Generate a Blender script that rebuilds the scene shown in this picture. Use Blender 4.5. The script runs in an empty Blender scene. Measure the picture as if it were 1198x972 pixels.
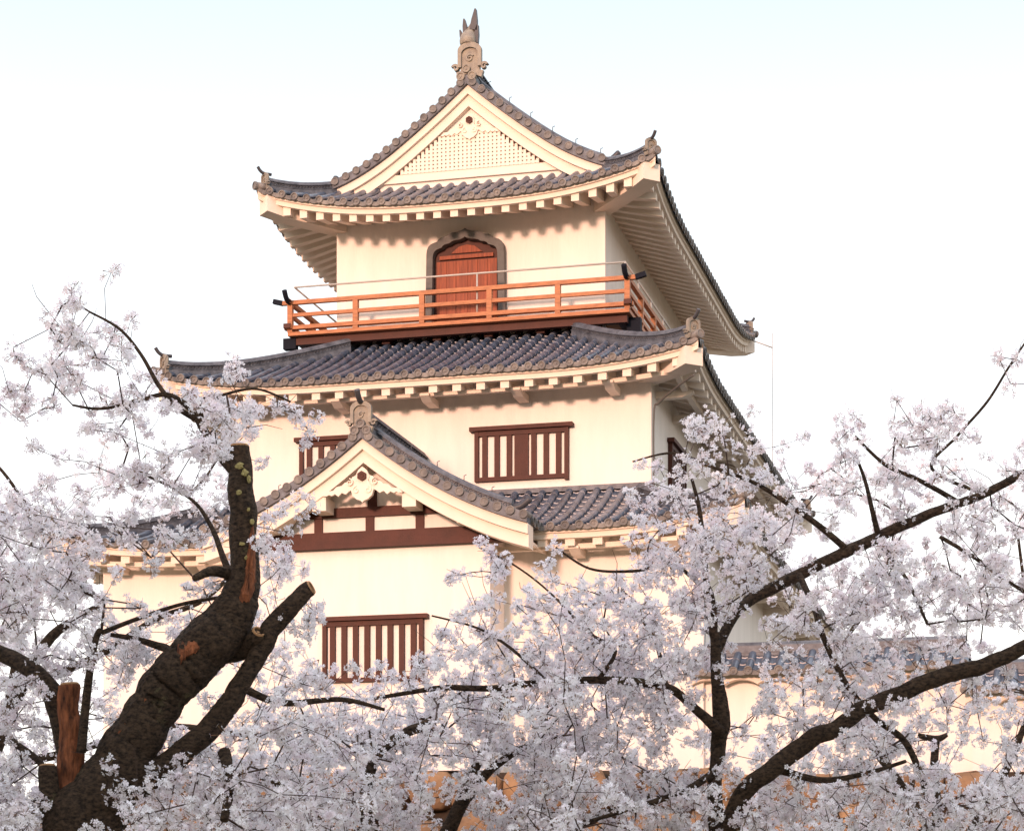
import bpy, math, random
import numpy as np
from mathutils import Vector

# ------------------------------------------------------------------ camera, sky, sun, exposure
SC = bpy.context.scene
COL = SC.collection
F_PX, CX, HOR, IMG_W, IMG_H, EYE = 2635.0, 599.0, 1110.0, 1198.0, 972.0, 1.6
YAW = math.radians(14.3)
cam_d = bpy.data.cameras.new('camera')
cam = bpy.data.objects.new('camera', cam_d); COL.objects.link(cam)
cam.location = (0, 0, EYE)
cam.rotation_euler = (math.radians(90), 0, YAW)
cam_d.sensor_width = 36
cam_d.lens = F_PX / IMG_W * 36
cam_d.shift_y = (HOR - IMG_H / 2) / IMG_W
cam_d.clip_end = 6000
SC.camera = cam

SUN_EL, SUN_AZ = math.radians(9.0), math.radians(7)      # azimuth: turned to the left of straight behind the viewer of the front
to_sun = Vector((-math.sin(SUN_AZ) * math.cos(SUN_EL), -math.cos(SUN_AZ) * math.cos(SUN_EL), math.sin(SUN_EL)))
w = bpy.data.worlds.new('World'); SC.world = w; w.use_nodes = True
nt = w.node_tree
sky = nt.nodes.new('ShaderNodeTexSky'); sky.sky_type = 'NISHITA'; sky.sun_disc = False
sky.sun_elevation = SUN_EL
sky.sun_rotation = math.atan2(to_sun.x, to_sun.y)
sky.air_density = 1.0; sky.dust_density = 3.0; sky.ozone_density = 1.0
bg = nt.nodes['Background']; bg.inputs['Strength'].default_value = 0.15
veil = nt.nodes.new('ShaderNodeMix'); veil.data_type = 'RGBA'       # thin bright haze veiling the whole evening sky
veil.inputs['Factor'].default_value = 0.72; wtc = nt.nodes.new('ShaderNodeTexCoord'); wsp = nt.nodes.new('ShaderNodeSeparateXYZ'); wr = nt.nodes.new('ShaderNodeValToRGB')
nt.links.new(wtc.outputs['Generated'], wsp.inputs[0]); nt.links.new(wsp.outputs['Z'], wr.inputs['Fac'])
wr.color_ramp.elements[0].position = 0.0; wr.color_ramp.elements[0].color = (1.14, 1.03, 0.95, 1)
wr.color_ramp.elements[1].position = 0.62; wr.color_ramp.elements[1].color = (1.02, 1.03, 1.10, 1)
for p_, c_ in ((0.22, (0.97, 0.96, 0.97, 1)), (0.40, (0.55, 0.63, 0.67, 1))): e_ = wr.color_ramp.elements.new(p_); e_.color = c_  # veil dimmed for the frame top, brightened overhead to keep fill light
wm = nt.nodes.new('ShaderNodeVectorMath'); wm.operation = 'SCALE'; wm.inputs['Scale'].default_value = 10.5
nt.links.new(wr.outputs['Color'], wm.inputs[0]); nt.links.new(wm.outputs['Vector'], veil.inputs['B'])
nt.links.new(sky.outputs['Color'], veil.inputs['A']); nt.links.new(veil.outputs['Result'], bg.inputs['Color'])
sun_d = bpy.data.lights.new('sun', 'SUN'); sun_d.energy = 3.3; sun_d.angle = math.radians(6.0); sun_d.color = (1.0, 0.575, 0.42)
sun = bpy.data.objects.new('sun', sun_d); COL.objects.link(sun)
sun.rotation_euler = to_sun.to_track_quat('Z', 'Y').to_euler(); sun.location = (-30, -30, 40)
SC.view_settings.view_transform = 'Standard'; SC.view_settings.look = 'None'
SC.view_settings.gamma = 1; SC.view_settings.use_curve_mapping = False
SC.view_settings.exposure = 0.3
SC.cycles.max_bounces = 6; SC.cycles.transparent_max_bounces = 4

RNG = random.Random(11)
NR = np.random.default_rng(5)
ST, CT = math.sin(YAW), math.cos(YAW)

def ray_x(u):
    k = (u - CX) / F_PX
    return (k * CT - ST) / (CT + k * ST)
def on_y(u, v, Y):                       # world X, Z of a photo point lying on the plane y = Y
    X = Y * ray_x(u); d = -X * ST + Y * CT
    return X, EYE + (HOR - v) / F_PX * d
def at(u, v, d):                         # world point of a photo point at distance d along the view axis
    r = (u - CX) / F_PX * d
    return np.array((-ST * d + CT * r, CT * d + ST * r, EYE + (HOR - v) / F_PX * d))

# ------------------------------------------------------------------ materials
def mat(name, col, rough=0.7, var=0.0, scale=3.0, bump=0.0, bscale=20.0, spec=0.3, col2=None, detail=6.0, stretch=None):
    m = bpy.data.materials.new(name); m.use_nodes = True
    t = m.node_tree; b = t.nodes['Principled BSDF']
    b.inputs['Roughness'].default_value = rough
    b.inputs['Specular IOR Level'].default_value = spec
    tc = t.nodes.new('ShaderNodeTexCoord'); src = tc.outputs['Object']
    if stretch:
        mp = t.nodes.new('ShaderNodeMapping'); mp.inputs['Scale'].default_value = stretch
        t.links.new(src, mp.inputs['Vector']); src = mp.outputs['Vector']
    if var or col2:
        n = t.nodes.new('ShaderNodeTexNoise'); n.inputs['Scale'].default_value = scale; n.inputs['Detail'].default_value = detail
        n.inputs['Roughness'].default_value = 0.62
        t.links.new(src, n.inputs['Vector'])
        r = t.nodes.new('ShaderNodeValToRGB')
        c2 = col2 or tuple(c * (1 - var) for c in col)
        r.color_ramp.elements[0].position = 0.32; r.color_ramp.elements[1].position = 0.68
        r.color_ramp.elements[0].color = (*c2, 1); r.color_ramp.elements[1].color = (*col, 1)
        t.links.new(n.outputs['Fac'], r.inputs['Fac']); t.links.new(r.outputs['Color'], b.inputs['Base Color'])
    else:
        b.inputs['Base Color'].default_value = (*col, 1)
    if bump:
        n2 = t.nodes.new('ShaderNodeTexNoise'); n2.inputs['Scale'].default_value = bscale; n2.inputs['Detail'].default_value = 5
        t.links.new(src, n2.inputs['Vector'])
        bp = t.nodes.new('ShaderNodeBump'); bp.inputs['Strength'].default_value = bump; bp.inputs['Distance'].default_value = 0.03
        t.links.new(n2.outputs['Fac'], bp.inputs['Height']); t.links.new(bp.outputs['Normal'], b.inputs['Normal'])
    return m

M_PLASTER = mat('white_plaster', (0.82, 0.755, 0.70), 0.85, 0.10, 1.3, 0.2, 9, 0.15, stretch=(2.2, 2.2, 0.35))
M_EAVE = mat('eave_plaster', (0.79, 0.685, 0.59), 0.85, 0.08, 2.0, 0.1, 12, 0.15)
M_TILE = mat('grey_roof_tile', (0.092, 0.122, 0.175), 0.33, 0, 3.6, 0.2, 30, 0.6, col2=(0.026, 0.034, 0.054))
M_RIDGE = mat('weathered_ridge_tile', (0.135, 0.145, 0.17), 0.5, 0, 6.0, 0.3, 30, 0.45, col2=(0.042, 0.046, 0.06))
M_ORN = mat('ornament_tile', (0.32, 0.28, 0.22), 0.6, 0, 8.0, 0.3, 30, 0.3, col2=(0.2, 0.18, 0.16))
M_DISC = mat('tile_end_face', (0.25, 0.225, 0.205), 0.6, 0, 4.0, 0.3, 40, 0.35, col2=(0.075, 0.072, 0.075))
M_DKTILE = mat('dark_curl_tile', (0.06, 0.06, 0.07), 0.45, 0.3, 6)
M_RED = mat('vermilion_painted_rail', (0.50, 0.195, 0.085), 0.6, 0.45, 4.5, 0.15, 25, 0.35, stretch=(1, 6, 6))
M_BROWN = mat('dark_red_timber', (0.075, 0.019, 0.011), 0.6, 0.35, 3, 0.2, 30, 0.3)
M_DOOR = mat('door_timber', (0.33, 0.085, 0.038), 0.6, 0, 2.2, 0.2, 20, 0.3, col2=(0.15, 0.04, 0.022), stretch=(9, 1, 0.5))
M_ARCH = mat('grey_arch_stone', (0.135, 0.13, 0.125), 0.7, 0.25, 5, 0.2, 30)
M_BLACK = mat('black_lacquer', (0.012, 0.014, 0.022), 0.75, 0.2, 4, spec=0.1)
M_STEEL = mat('steel_rail', (0.45, 0.43, 0.40), 0.45, 0.1, 8, spec=0.5)
M_CABLE = mat('cable_rubber', (0.10, 0.095, 0.09), 0.6)
M_STONE = mat('base_stone', (0.37, 0.22, 0.12), 0.85, 0, 1.5, 0.9, 11, 0.2, col2=(0.14, 0.085, 0.055), detail=9)
M_CORE = mat('dark_joint_rubble', (0.06, 0.042, 0.03), 0.95, 0.4, 8)
M_GROUND = mat('gravel_ground', (0.25, 0.20, 0.13), 0.95, 0, 0.6, 0.4, 14, 0.1, col2=(0.17, 0.14, 0.085))
M_SHADE_HILL = mat('shade_hill_woods', (0.05, 0.055, 0.03), 0.95, 0.4, 0.3, 0.5, 2, 0.1)

def bark_mat():
    m = mat('cherry_bark', (0.16, 0.105, 0.068), 0.85, 0, 34, 0.0, 1, 0.2, col2=(0.016, 0.011, 0.008), detail=12, stretch=(1, 1, 1.7))
    t = m.node_tree; b = t.nodes['Principled BSDF']
    old = b.inputs['Base Color'].links[0].from_socket
    cr = old.node.color_ramp; cr.elements[0].position = 0.34; cr.elements[1].position = 0.74
    tc = t.nodes.new('ShaderNodeTexCoord')
    n = t.nodes.new('ShaderNodeTexNoise'); n.inputs['Scale'].default_value = 3.3; n.inputs['Detail'].default_value = 7; n.inputs['Roughness'].default_value = 0.7
    t.links.new(tc.outputs['Object'], n.inputs['Vector'])
    r = t.nodes.new('ShaderNodeValToRGB'); r.color_ramp.elements[0].position = 0.60; r.color_ramp.elements[1].position = 0.68
    t.links.new(n.outputs['Fac'], r.inputs['Fac'])
    mx = t.nodes.new('ShaderNodeMix'); mx.data_type = 'RGBA'; mx.inputs['B'].default_value = (0.19, 0.165, 0.09, 1)
    t.links.new(r.outputs['Color'], mx.inputs['Factor']); t.links.new(old, mx.inputs['A'])
    t.links.new(mx.outputs['Result'], b.inputs['Base Color'])
    v = t.nodes.new('ShaderNodeTexNoise'); v.inputs['Scale'].default_value = 34; v.inputs['Detail'].default_value = 8; v.inputs['Roughness'].default_value = 0.75
    mp = t.nodes.new('ShaderNodeMapping'); mp.inputs['Scale'].default_value = (1, 1, 1.8)
    t.links.new(tc.outputs['Object'], mp.inputs['Vector']); t.links.new(mp.outputs['Vector'], v.inputs['Vector'])
    bp = t.nodes.new('ShaderNodeBump'); bp.inputs['Strength'].default_value = 1.0; bp.inputs['Distance'].default_value = 0.04
    t.links.new(v.outputs['Fac'], bp.inputs['Height']); t.links.new(bp.outputs['Normal'], b.inputs['Normal'])
    return m
M_BARK = bark_mat()
M_TWIG = mat('twig_bark', (0.075, 0.045, 0.035), 0.8, 0.4, 14)
M_BAREWOOD = mat('bare_heartwood', (0.36, 0.125, 0.055), 0.85, 0, 14, 1.0, 22, 0.2, col2=(0.035, 0.016, 0.011), detail=10, stretch=(2.2, 2.2, 0.55))
M_CUTWOOD = mat('sawn_wood_face', (0.42, 0.24, 0.12), 0.8, 0.3, 12)
M_LICHEN = mat('yellow_lichen', (0.40, 0.34, 0.15), 0.95, 0.4, 20, 0.4, 60, 0.1)

def petal_mat(name, c1, c2):
    m = bpy.data.materials.new(name); m.use_nodes = True
    t = m.node_tree; t.nodes.remove(t.nodes['Principled BSDF']); out = t.nodes['Material Output']
    tc = t.nodes.new('ShaderNodeTexCoord')
    n = t.nodes.new('ShaderNodeTexNoise'); n.inputs['Scale'].default_value = 9; n.inputs['Detail'].default_value = 4
    t.links.new(tc.outputs['Object'], n.inputs['Vector'])
    r = t.nodes.new('ShaderNodeValToRGB'); r.color_ramp.elements[0].position = 0.36; r.color_ramp.elements[1].position = 0.56
    r.color_ramp.elements[0].color = (*c2, 1); r.color_ramp.elements[1].color = (*c1, 1)
    t.links.new(n.outputs['Fac'], r.inputs['Fac'])
    d = t.nodes.new('ShaderNodeBsdfDiffuse'); tr = t.nodes.new('ShaderNodeBsdfTranslucent')
    mx = t.nodes.new('ShaderNodeMixShader'); mx.inputs[0].default_value = 0.34
    t.links.new(r.outputs['Color'], d.inputs['Color']); t.links.new(r.outputs['Color'], tr.inputs['Color'])
    t.links.new(d.outputs[0], mx.inputs[1]); t.links.new(tr.outputs[0], mx.inputs[2]); t.links.new(mx.outputs[0], out.inputs['Surface'])
    return m
M_PETAL = petal_mat('cherry_petal', (0.905, 0.895, 0.935), (0.89, 0.815, 0.87))
M_CALYX = mat('red_brown_calyx', (0.26, 0.11, 0.085), 0.7, 0.4, 20, col2=(0.20, 0.17, 0.07))

# ------------------------------------------------------------------ mesh helpers
ORG = {}
def tag(o, label=None, cat=None, group=None, kind=None):
    if label: o['label'] = label
    if cat: o['category'] = cat
    if group: o['group'] = group
    if kind: o['kind'] = kind
    return o
def empty(name, loc):
    o = bpy.data.objects.new(name, None); COL.objects.link(o); o.location = loc; o.empty_display_size = 0.5
    ORG[o.name] = np.array(loc, float); return o
def link_mesh(name, me, material, parent, org):
    me.materials.append(material)
    o = bpy.data.objects.new(name, me); COL.objects.link(o)
    ORG[o.name] = org
    if parent: o.parent = parent; o.location = org - ORG[parent.name]
    else: o.location = org
    return o

class MB:
    def __init__(s): s.v = []; s.f = []; s.sm = []
    def add(s, vs, fs, smooth=False):
        b = len(s.v); s.v.extend([tuple(p) for p in vs])
        for q in fs: s.f.append(tuple(i + b for i in q)); s.sm.append(smooth)
    def hexa(s, p):                      # 8 points: bottom ring 0-3, top ring 4-7
        s.add(p, [(3, 2, 1, 0), (4, 5, 6, 7), (0, 1, 5, 4), (1, 2, 6, 5), (2, 3, 7, 6), (3, 0, 4, 7)])
    def box(s, x0, x1, y0, y1, z0, z1):
        s.hexa([(x0, y0, z0), (x1, y0, z0), (x1, y1, z0), (x0, y1, z0), (x0, y0, z1), (x1, y0, z1), (x1, y1, z1), (x0, y1, z1)])
    def bar(s, a, b, wd, ht, up=(0, 0, 1)):  # square bar between two points (centre line)
        a = np.array(a, float); b = np.array(b, float); t = b - a; t /= np.linalg.norm(t)
        l = np.cross(t, up); n = np.linalg.norm(l)
        l = np.array((1.0, 0, 0)) if n < 1e-6 else l / n
        u = np.cross(l, t)
        l = l * wd / 2; u = u * ht / 2
        s.hexa([a - l - u, a + l - u, b + l - u, b - l - u, a - l + u, a + l + u, b + l + u, b - l + u])
    def extrude_y(s, pts, y0, y1):       # polygon in x, z, drawn between two y planes
        n = len(pts)
        s.add([(x, y0, z) for x, z in pts] + [(x, y1, z) for x, z in pts],
              [tuple(range(n)), tuple(range(2 * n - 1, n - 1, -1))] + [(i, i + n, (i + 1) % n + n, (i + 1) % n) for i in range(n)])
    def band_y(s, A, B, y0, y1, closed=False):   # ring between two outlines of equal length in x, z
        n = len(A); vs = []
        for x, z in A: vs += [(x, y0, z), (x, y1, z)]
        for x, z in B: vs += [(x, y0, z), (x, y1, z)]
        fs = []
        for i in range(n if closed else n - 1):
            j = (i + 1) % n; a, b, c, d = 2 * i, 2 * j, 2 * n + 2 * i, 2 * n + 2 * j
            fs += [(a, b, d, c), (a + 1, c + 1, d + 1, b + 1), (a, a + 1, b + 1, b), (c, d, d + 1, c + 1)]
        if not closed:
            e = n - 1
            fs += [(0, 2 * n, 2 * n + 1, 1), (2 * e, 2 * e + 1, 2 * n + 2 * e + 1, 2 * n + 2 * e)]
        s.add(vs, fs)
    def tube(s, path, rad, sides=8, cap=True, smooth=True, noise=0.0, seed=0):
        P = np.array(path, float); n = len(P); R = np.broadcast_to(np.array(rad, float), (n,))
        T = np.gradient(P, axis=0); T /= np.linalg.norm(T, axis=1)[:, None] + 1e-12
        ref = np.array((0, 0, 1.0)) if abs(T[0][2]) < 0.9 else np.array((1.0, 0, 0))
        nv = ref - T[0] * (ref @ T[0]); nv /= np.linalg.norm(nv)
        ang = np.arange(sides) * 2 * math.pi / sides
        rg = np.random.default_rng(seed); vs = []
        lobes = 1 + noise * (0.6 * np.sin(ang * 3 + seed) + 0.5 * np.sin(ang * 5 + 2.1 * seed)) if noise else np.ones(sides)
        for i in range(n):
            nv = nv - T[i] * (nv @ T[i]); nv /= np.linalg.norm(nv) + 1e-12
            bn = np.cross(T[i], nv)
            rr = R[i] * lobes
            if noise: rr = rr * (1 + noise * rg.normal(0, 0.45, sides))
            vs.extend(P[i] + rr[:, None] * (np.cos(ang)[:, None] * nv + np.sin(ang)[:, None] * bn))
        fs = [(i * sides + k, i * sides + (k + 1) % sides, (i + 1) * sides + (k + 1) % sides, (i + 1) * sides + k) for i in range(n - 1) for k in range(sides)]
        s.add(vs, fs, smooth)
        if cap:
            b = len(s.v) - n * sides
            s.f.append(tuple(b + k for k in range(sides - 1, -1, -1))); s.sm.append(False)
            s.f.append(tuple(b + (n - 1) * sides + k for k in range(sides))); s.sm.append(False)
    def sweep(s, path, prof, smooth=False):      # profile in (lateral, up) swept along a path, capped
        P = np.array(path, float); n = len(P); m = len(prof)
        T = np.gradient(P, axis=0); vs = []
        for i in range(n):
            l = np.array((T[i][1], -T[i][0], 0)); l /= np.linalg.norm(l) + 1e-12
            for a, u in prof: vs.append(P[i] + l * a + np.array((0, 0, u)))
        fs = [(i * m + k, i * m + (k + 1) % m, (i + 1) * m + (k + 1) % m, (i + 1) * m + k) for i in range(n - 1) for k in range(m)]
        fs += [tuple(range(m - 1, -1, -1)), tuple((n - 1) * m + k for k in range(m))]
        s.add(vs, fs, smooth)
    def disc(s, c, nrm, r, thick=0.05, sides=14, rim=True):   # round tile end: rim, sunk face, central boss
        c = np.array(c, float); nrm = np.array(nrm, float); nrm /= np.linalg.norm(nrm)
        a = np.cross(nrm, (0, 0, 1.0)); a /= np.linalg.norm(a); b = np.cross(a, nrm)
        ang = np.arange(sides) * 2 * math.pi / sides
        rings = [(r, -thick), (r, 0), (r * 0.92, 0.008), (r * 0.72, 0.006), (r * 0.66, -0.016), (r * 0.3, -0.016), (r * 0.22, -0.002)]
        vs = []
        for rr, h in rings:
            vs.extend(c + nrm * h + rr * (np.cos(ang)[:, None] * a + np.sin(ang)[:, None] * b))
        fs = [(i * sides + k, i * sides + (k + 1) % sides, (i + 1) * sides + (k + 1) % sides, (i + 1) * sides + k) for i in range(len(rings) - 1) for k in range(sides)]
        fs.append(tuple((len(rings) - 1) * sides + k for k in range(sides)))
        s.add(vs, fs)
    def build(s, name, material, parent=None):
        V = np.array(s.v, float); c = (V.min(0) + V.max(0)) / 2
        me = bpy.data.meshes.new(name)
        me.from_pydata((V - c).tolist(), [], s.f)
        me.polygons.foreach_set('use_smooth', s.sm); me.update()
        return link_mesh(name, me, material, parent, c)

def catmull(P, per=6):
    P = np.array(P, float); out = []
    for i in range(len(P) - 1):
        p0, p1, p2, p3 = P[max(i - 1, 0)], P[i], P[i + 1], P[min(i + 2, len(P) - 1)]
        for k in range(per):
            t = k / per
            out.append(0.5 * (2 * p1 + (p2 - p0) * t + (2 * p0 - 5 * p1 + 4 * p2 - p3) * t * t + (3 * p1 - p0 - 3 * p2 + p3) * t ** 3))
    out.append(P[-1]); return np.array(out)

# ------------------------------------------------------------------ ground and hill
g = MB(); g.add([(-3000, -3000, 0), (3000, -3000, 0), (3000, 3000, 0), (-3000, 3000, 0)], [(0, 1, 2, 3)])
tag(g.build('ground', M_GROUND), kind='structure')
h = MB(); n = 60; vs = []; fs = []           # unseen wooded rise added behind the viewer to shade the cherry trees
for j, (yy, hh) in enumerate(((-46, 0), (-54, 0.72), (-62, 0.97), (-70, 1.0), (-90, 0.9), (-140, 0))):
    for i in range(n + 1):
        x = -150 + 300 * i / n
        top = 19.6 + 0.5 * math.sin(i * 0.9) + 0.4 * math.sin(i * 2.3 + 1)
        vs.append((x, yy + 1.5 * math.sin(i * 1.7 + j), hh * top))
for j in range(5):
    for i in range(n): a = j * (n + 1) + i; fs.append((a, a + 1, a + n + 2, a + n + 1))
h.add(vs, fs, True); tag(h.build('shade_hill', M_SHADE_HILL), kind='structure')

# ------------------------------------------------------------------ the castle tower
TX0, TX1, TY0, TY1 = -16.425, -10.225, 48.39, 60.3        # top storey walls
MX0, MX1, MY0, MY1 = -17.965, -8.685, 45.70, 62.4         # middle storey walls
LX0, LX1, LY0, LY1 = -19.95, -7.25, 43.60, 64.4           # lowest storey walls
BX, BY, BH = -13.66, 42.45, 2.40                          # projecting bay: centre, front plane, half width
STONE_TOP = 5.05
tower = empty('castle_tower', (-13.6, 53.0, STONE_TOP))
tag(tower, 'white plastered three storey castle tower with curved grey tile roofs and red balcony', 'castle')
SP = 0.292                                                # spacing of the tile ribs

class Roof:
    """A hipped skirt of round tiles: eave rectangle, height of the eave, rise h(c) at c metres in from the eave, corner lift."""
    def __init__(s, ex0, ex1, ey0, ey1, ze, h, lift, reach=3.6, fade=2.4):
        s.r = (ex0, ex1, ey0, ey1); s.ze = ze; s.h = h; s.L = lift; s.reach = reach; s.fade = fade
    def lift(s, e, c=0.0):
        return s.L * max(0.0, 1 - max(e, 0) / s.reach) ** 2.6 * max(0.0, 1 - max(c, 0) / s.fade)
    def z(s, e, c): return s.ze + s.h(max(c, 0)) + s.lift(e, c) - (0.3 * -c if c < 0 else 0)
    def span(s, side): return (s.r[0], s.r[1]) if side in 'FB' else (s.r[2], s.r[3])
    def e(s, side, u): a, b = s.span(side); return min(u - a, b - u)
    def xy(s, side, u, c):
        return {'F': (u, s.r[2] + c), 'B': (u, s.r[3] - c), 'R': (s.r[1] - c, u), 'L': (s.r[0] + c, u)}[side]
    def p(s, side, u, c, dz=0.0):
        x, y = s.xy(side, u, c); return np.array((x, y, s.z(s.e(side, u), c) + dz))
    def out(s, side): return {'F': (0, -1, 0), 'B': (0, 1, 0), 'R': (1, 0, 0), 'L': (-1, 0, 0)}[side]
    def lat(s, side): return np.array({'F': (1, 0, 0), 'B': (1, 0, 0), 'R': (0, 1, 0), 'L': (0, 1, 0)}[side], float)

def tiles(mb, md, rf, side, cend, lo=None, hi=None, discs=True):
    """Pan tiles, round ribs and round tile ends of one slope."""
    a, b = rf.span(side); lo = a if lo is None else lo; hi = b if hi is None else hi
    n = max(1, int(round((hi - lo) / SP))); us = [lo + (hi - lo) * i / n for i in range(n + 1)]
    step = 0.27; lat = rf.lat(side)
    for i in range(n):                                    # pans
        ul, um, ur = us[i], (us[i] + us[i + 1]) / 2, us[i + 1]
        cm = max(cend(u) for u in (ul, um, ur)); rows = max(1, int(math.ceil((cm + 0.02) / step)))
        vs = []; fs = []
        for k in range(rows):
            for c, up in ((-0.02 + k * step, 0.022), (-0.02 + (k + 1) * step, 0.0)):
                for u, dz in ((ul, 0), (um, -0.03), (ur, 0)):
                    vs.append(rf.p(side, u, min(c, max(cend(u), -0.02)), dz + up))
        for k in range(rows):
            q = k * 6
            fs += [(q, q + 1, q + 4, q + 3), (q + 1, q + 2, q + 5, q + 4)]
            if k < rows - 1: fs += [(q + 3, q + 4, q + 7, q + 6), (q + 4, q + 5, q + 8, q + 7)]
        mb.add(vs, fs)
        if discs:                                         # hanging lip of the pan
            vs = []
            for t in (0, 0.25, 0.5, 0.75, 1):
                u = ul + (ur - ul) * t; sag = 0.045 * math.sin(math.pi * t)
                pt = rf.p(side, u, -0.03); vs += [pt + (0, 0, 0.03 - sag * 0.6), pt + (0, 0, -0.045 - sag)]
            md.add(vs, [(2 * t, 2 * t + 1, 2 * t + 3, 2 * t + 2) for t in range(4)])
    ang = np.linspace(0, math.pi, 8)
    for i in range(n + 1):                                # ribs
        u = us[i] + (RNG.uniform(-0.008, 0.008) if 0 < i < n else 0); ce = cend(u)
        if ce < 0.12: continue
        rows = max(1, int(round((ce + 0.04) / 0.30))); st = (ce + 0.04) / rows; vs = []; fs = []
        for k in range(rows):
            wob = RNG.uniform(-0.0025, 0.0025)
            for c, r in ((-0.04 + k * st, 0.080), (-0.04 + (k + 1) * st, 0.077)):
                o = rf.p(side, u, c, 0.012 + wob)
                for t in ang: vs.append(o + lat * (math.cos(t) * r) + np.array((0, 0, math.sin(t) * r * 1.05)))
        m = len(ang)
        for k in range(2 * rows - 1):
            for t in range(m - 1): fs.append((k * m + t, k * m + t + 1, (k + 1) * m + t + 1, (k + 1) * m + t))
        mb.add(vs, fs, False)
        if discs:
            md.disc(rf.p(side, u, -0.055, 0.012 + RNG.uniform(-0.007, 0.007)), np.array(rf.out(side)) + (RNG.uniform(-.05, .05), RNG.uniform(-.05, .05), RNG.uniform(-.06, .06)), 0.088 + RNG.uniform(-0.003, 0.003), 0.05)

def ridge_prof(wd, ht):
    pr = [(-wd / 2, -0.12), (-wd / 2, ht * 0.22), (-wd * 0.56, ht * 0.24), (-wd * 0.56, ht * 0.30), (-wd * 0.40, ht * 0.32), (-wd * 0.40, ht * 0.62),
          (-wd * 0.56, ht * 0.64), (-wd * 0.56, ht * 0.70), (-wd * 0.42, ht * 0.74)]
    top = [(-wd * 0.40 * math.cos(t), ht * 0.76 + wd * 0.34 * math.sin(t)) for t in np.linspace(0, math.pi, 7)]
    return pr + top + [(-a, b) for a, b in reversed(pr)]

def ridge(path, wd, ht, name, parent, studs=True, hooks=False):
    mb = MB(); P = catmull(path, 8); mb.sweep(P, ridge_prof(wd, ht))
    d = np.r_[0, np.cumsum(np.linalg.norm(np.diff(P, axis=0), axis=1))]
    def pt(s): return np.array([np.interp(s, d, P[:, k]) for k in range(3)])
    s0 = 0.06
    while studs and s0 < d[-1] - 0.03:                    # row of little round tiles in the ridge's flank
        o = pt(s0); t = pt(min(s0 + 0.05, d[-1])) - pt(max(s0 - 0.05, 0)); l = np.array((t[1], -t[0], 0)); l /= np.linalg.norm(l)
        for sg in (-1, 1):
            mb.disc(o + sg * l * wd * 0.47 + (0, 0, ht * 0.47), sg * l, ht * 0.15, 0.05, 8)
        s0 += ht * 0.36
    s0 = 0.3
    while hooks and s0 < d[-1]:
        o = pt(s0) + (0, 0, ht * 0.76 + wd * 0.3); mb.tube([o, o + (0, 0, 0.09), o + (0.05, 0, 0.11)], 0.009, 5); s0 += 0.62
    return mb.build(name, M_RIDGE, parent)

def spiral(mb, c, r, sg, y0, y1, wd=0.05, turns=1.25, start=0.0):
    A = []; B = []
    for k in range(22):
        t = k / 21; a = start + sg * t * turns * 2 * math.pi; rr = r * (1 - 0.72 * t)
        A.append((c[0] + rr * math.cos(a), c[1] + rr * math.sin(a))); q = rr - wd * (1 - 0.45 * t)
        B.append((c[0] + q * math.cos(a), c[1] + q * math.sin(a)))
    mb.band_y(A, B, y0, y1)

def rot_to(mb, v0, o, ang):                               # turn vertices from v0 on about a vertical axis through o
    c, s_ = math.cos(ang), math.sin(ang)
    for i in range(v0, len(mb.v)):
        x, y, z = mb.v[i]; x -= o[0]; y -= o[1]
        mb.v[i] = (o[0] + c * x - s_ * y, o[1] + s_ * x + c * y, z)

def ridge_end(o, ang, sc, name, parent, curl=True):
    """Demon-tile at a ridge's end: arched plate with raised rim and emblem, side curls, round tile and upturned rod."""
    mb = MB(); x, y, z = o
    def arch(hw, ht, b): return [(x - hw, z + b), (x - hw, z + ht * 0.72)] + [(x - hw * math.cos(t), z + ht * 0.72 + ht * 0.28 * math.sin(t)) for t in np.linspace(0.25, math.pi - 0.25, 7)] + [(x + hw, z + ht * 0.72), (x + hw, z + b)]
    H = 0.46 * sc; W = 0.19 * sc
    mb.extrude_y(arch(W * 0.9, H * 0.95, -0.02 * sc), y, y + 0.10 * sc)
    mb.band_y(arch(W * 1.12, H * 1.04, 0.05 * sc), arch(W * 0.78, H * 0.85, 0.05 * sc), y - 0.045 * sc, y + 0.05 * sc)
    spiral(mb, (x, z + H * 0.45), 0.085 * sc, 1, y - 0.03 * sc, y + 0.02, 0.03 * sc, 1.4, 0.5)
    for sg in (-1, 1):
        spiral(mb, (x + sg * W * 1.35, z + 0.05 * sc), 0.085 * sc, sg, y - 0.03 * sc, y + 0.06 * sc, 0.045 * sc, 1.1, math.pi / 2 - sg * 1.2)
        mb.extrude_y([(x + sg * W * 0.4, z + 0.02 * sc), (x + sg * W * 1.3, z - 0.03 * sc), (x + sg * W * 1.1, z - 0.14 * sc), (x + sg * W * 0.2, z - 0.06 * sc)][::sg], y - 0.02 * sc, y + 0.07 * sc)
    rot_to(mb, 0, o, ang)
    oo = mb.build(name, M_ORN, parent)
    if curl:
        m2 = MB(); d = np.array((math.sin(ang), -math.cos(ang), 0)); b = np.array(o) + (0, 0, H * 0.98)
        m2.tube(catmull([b - d * 0.25 * sc, b + d * 0.02, b + d * 0.17 * sc + (0, 0, 0.07 * sc), b + d * 0.26 * sc + (0, 0, 0.19 * sc)], 5), 0.055 * sc, 9)
        ORN_CHILD.append(m2.build('upturned_tile', M_DKTILE, oo))
    return oo
ORN_CHILD = []

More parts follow.
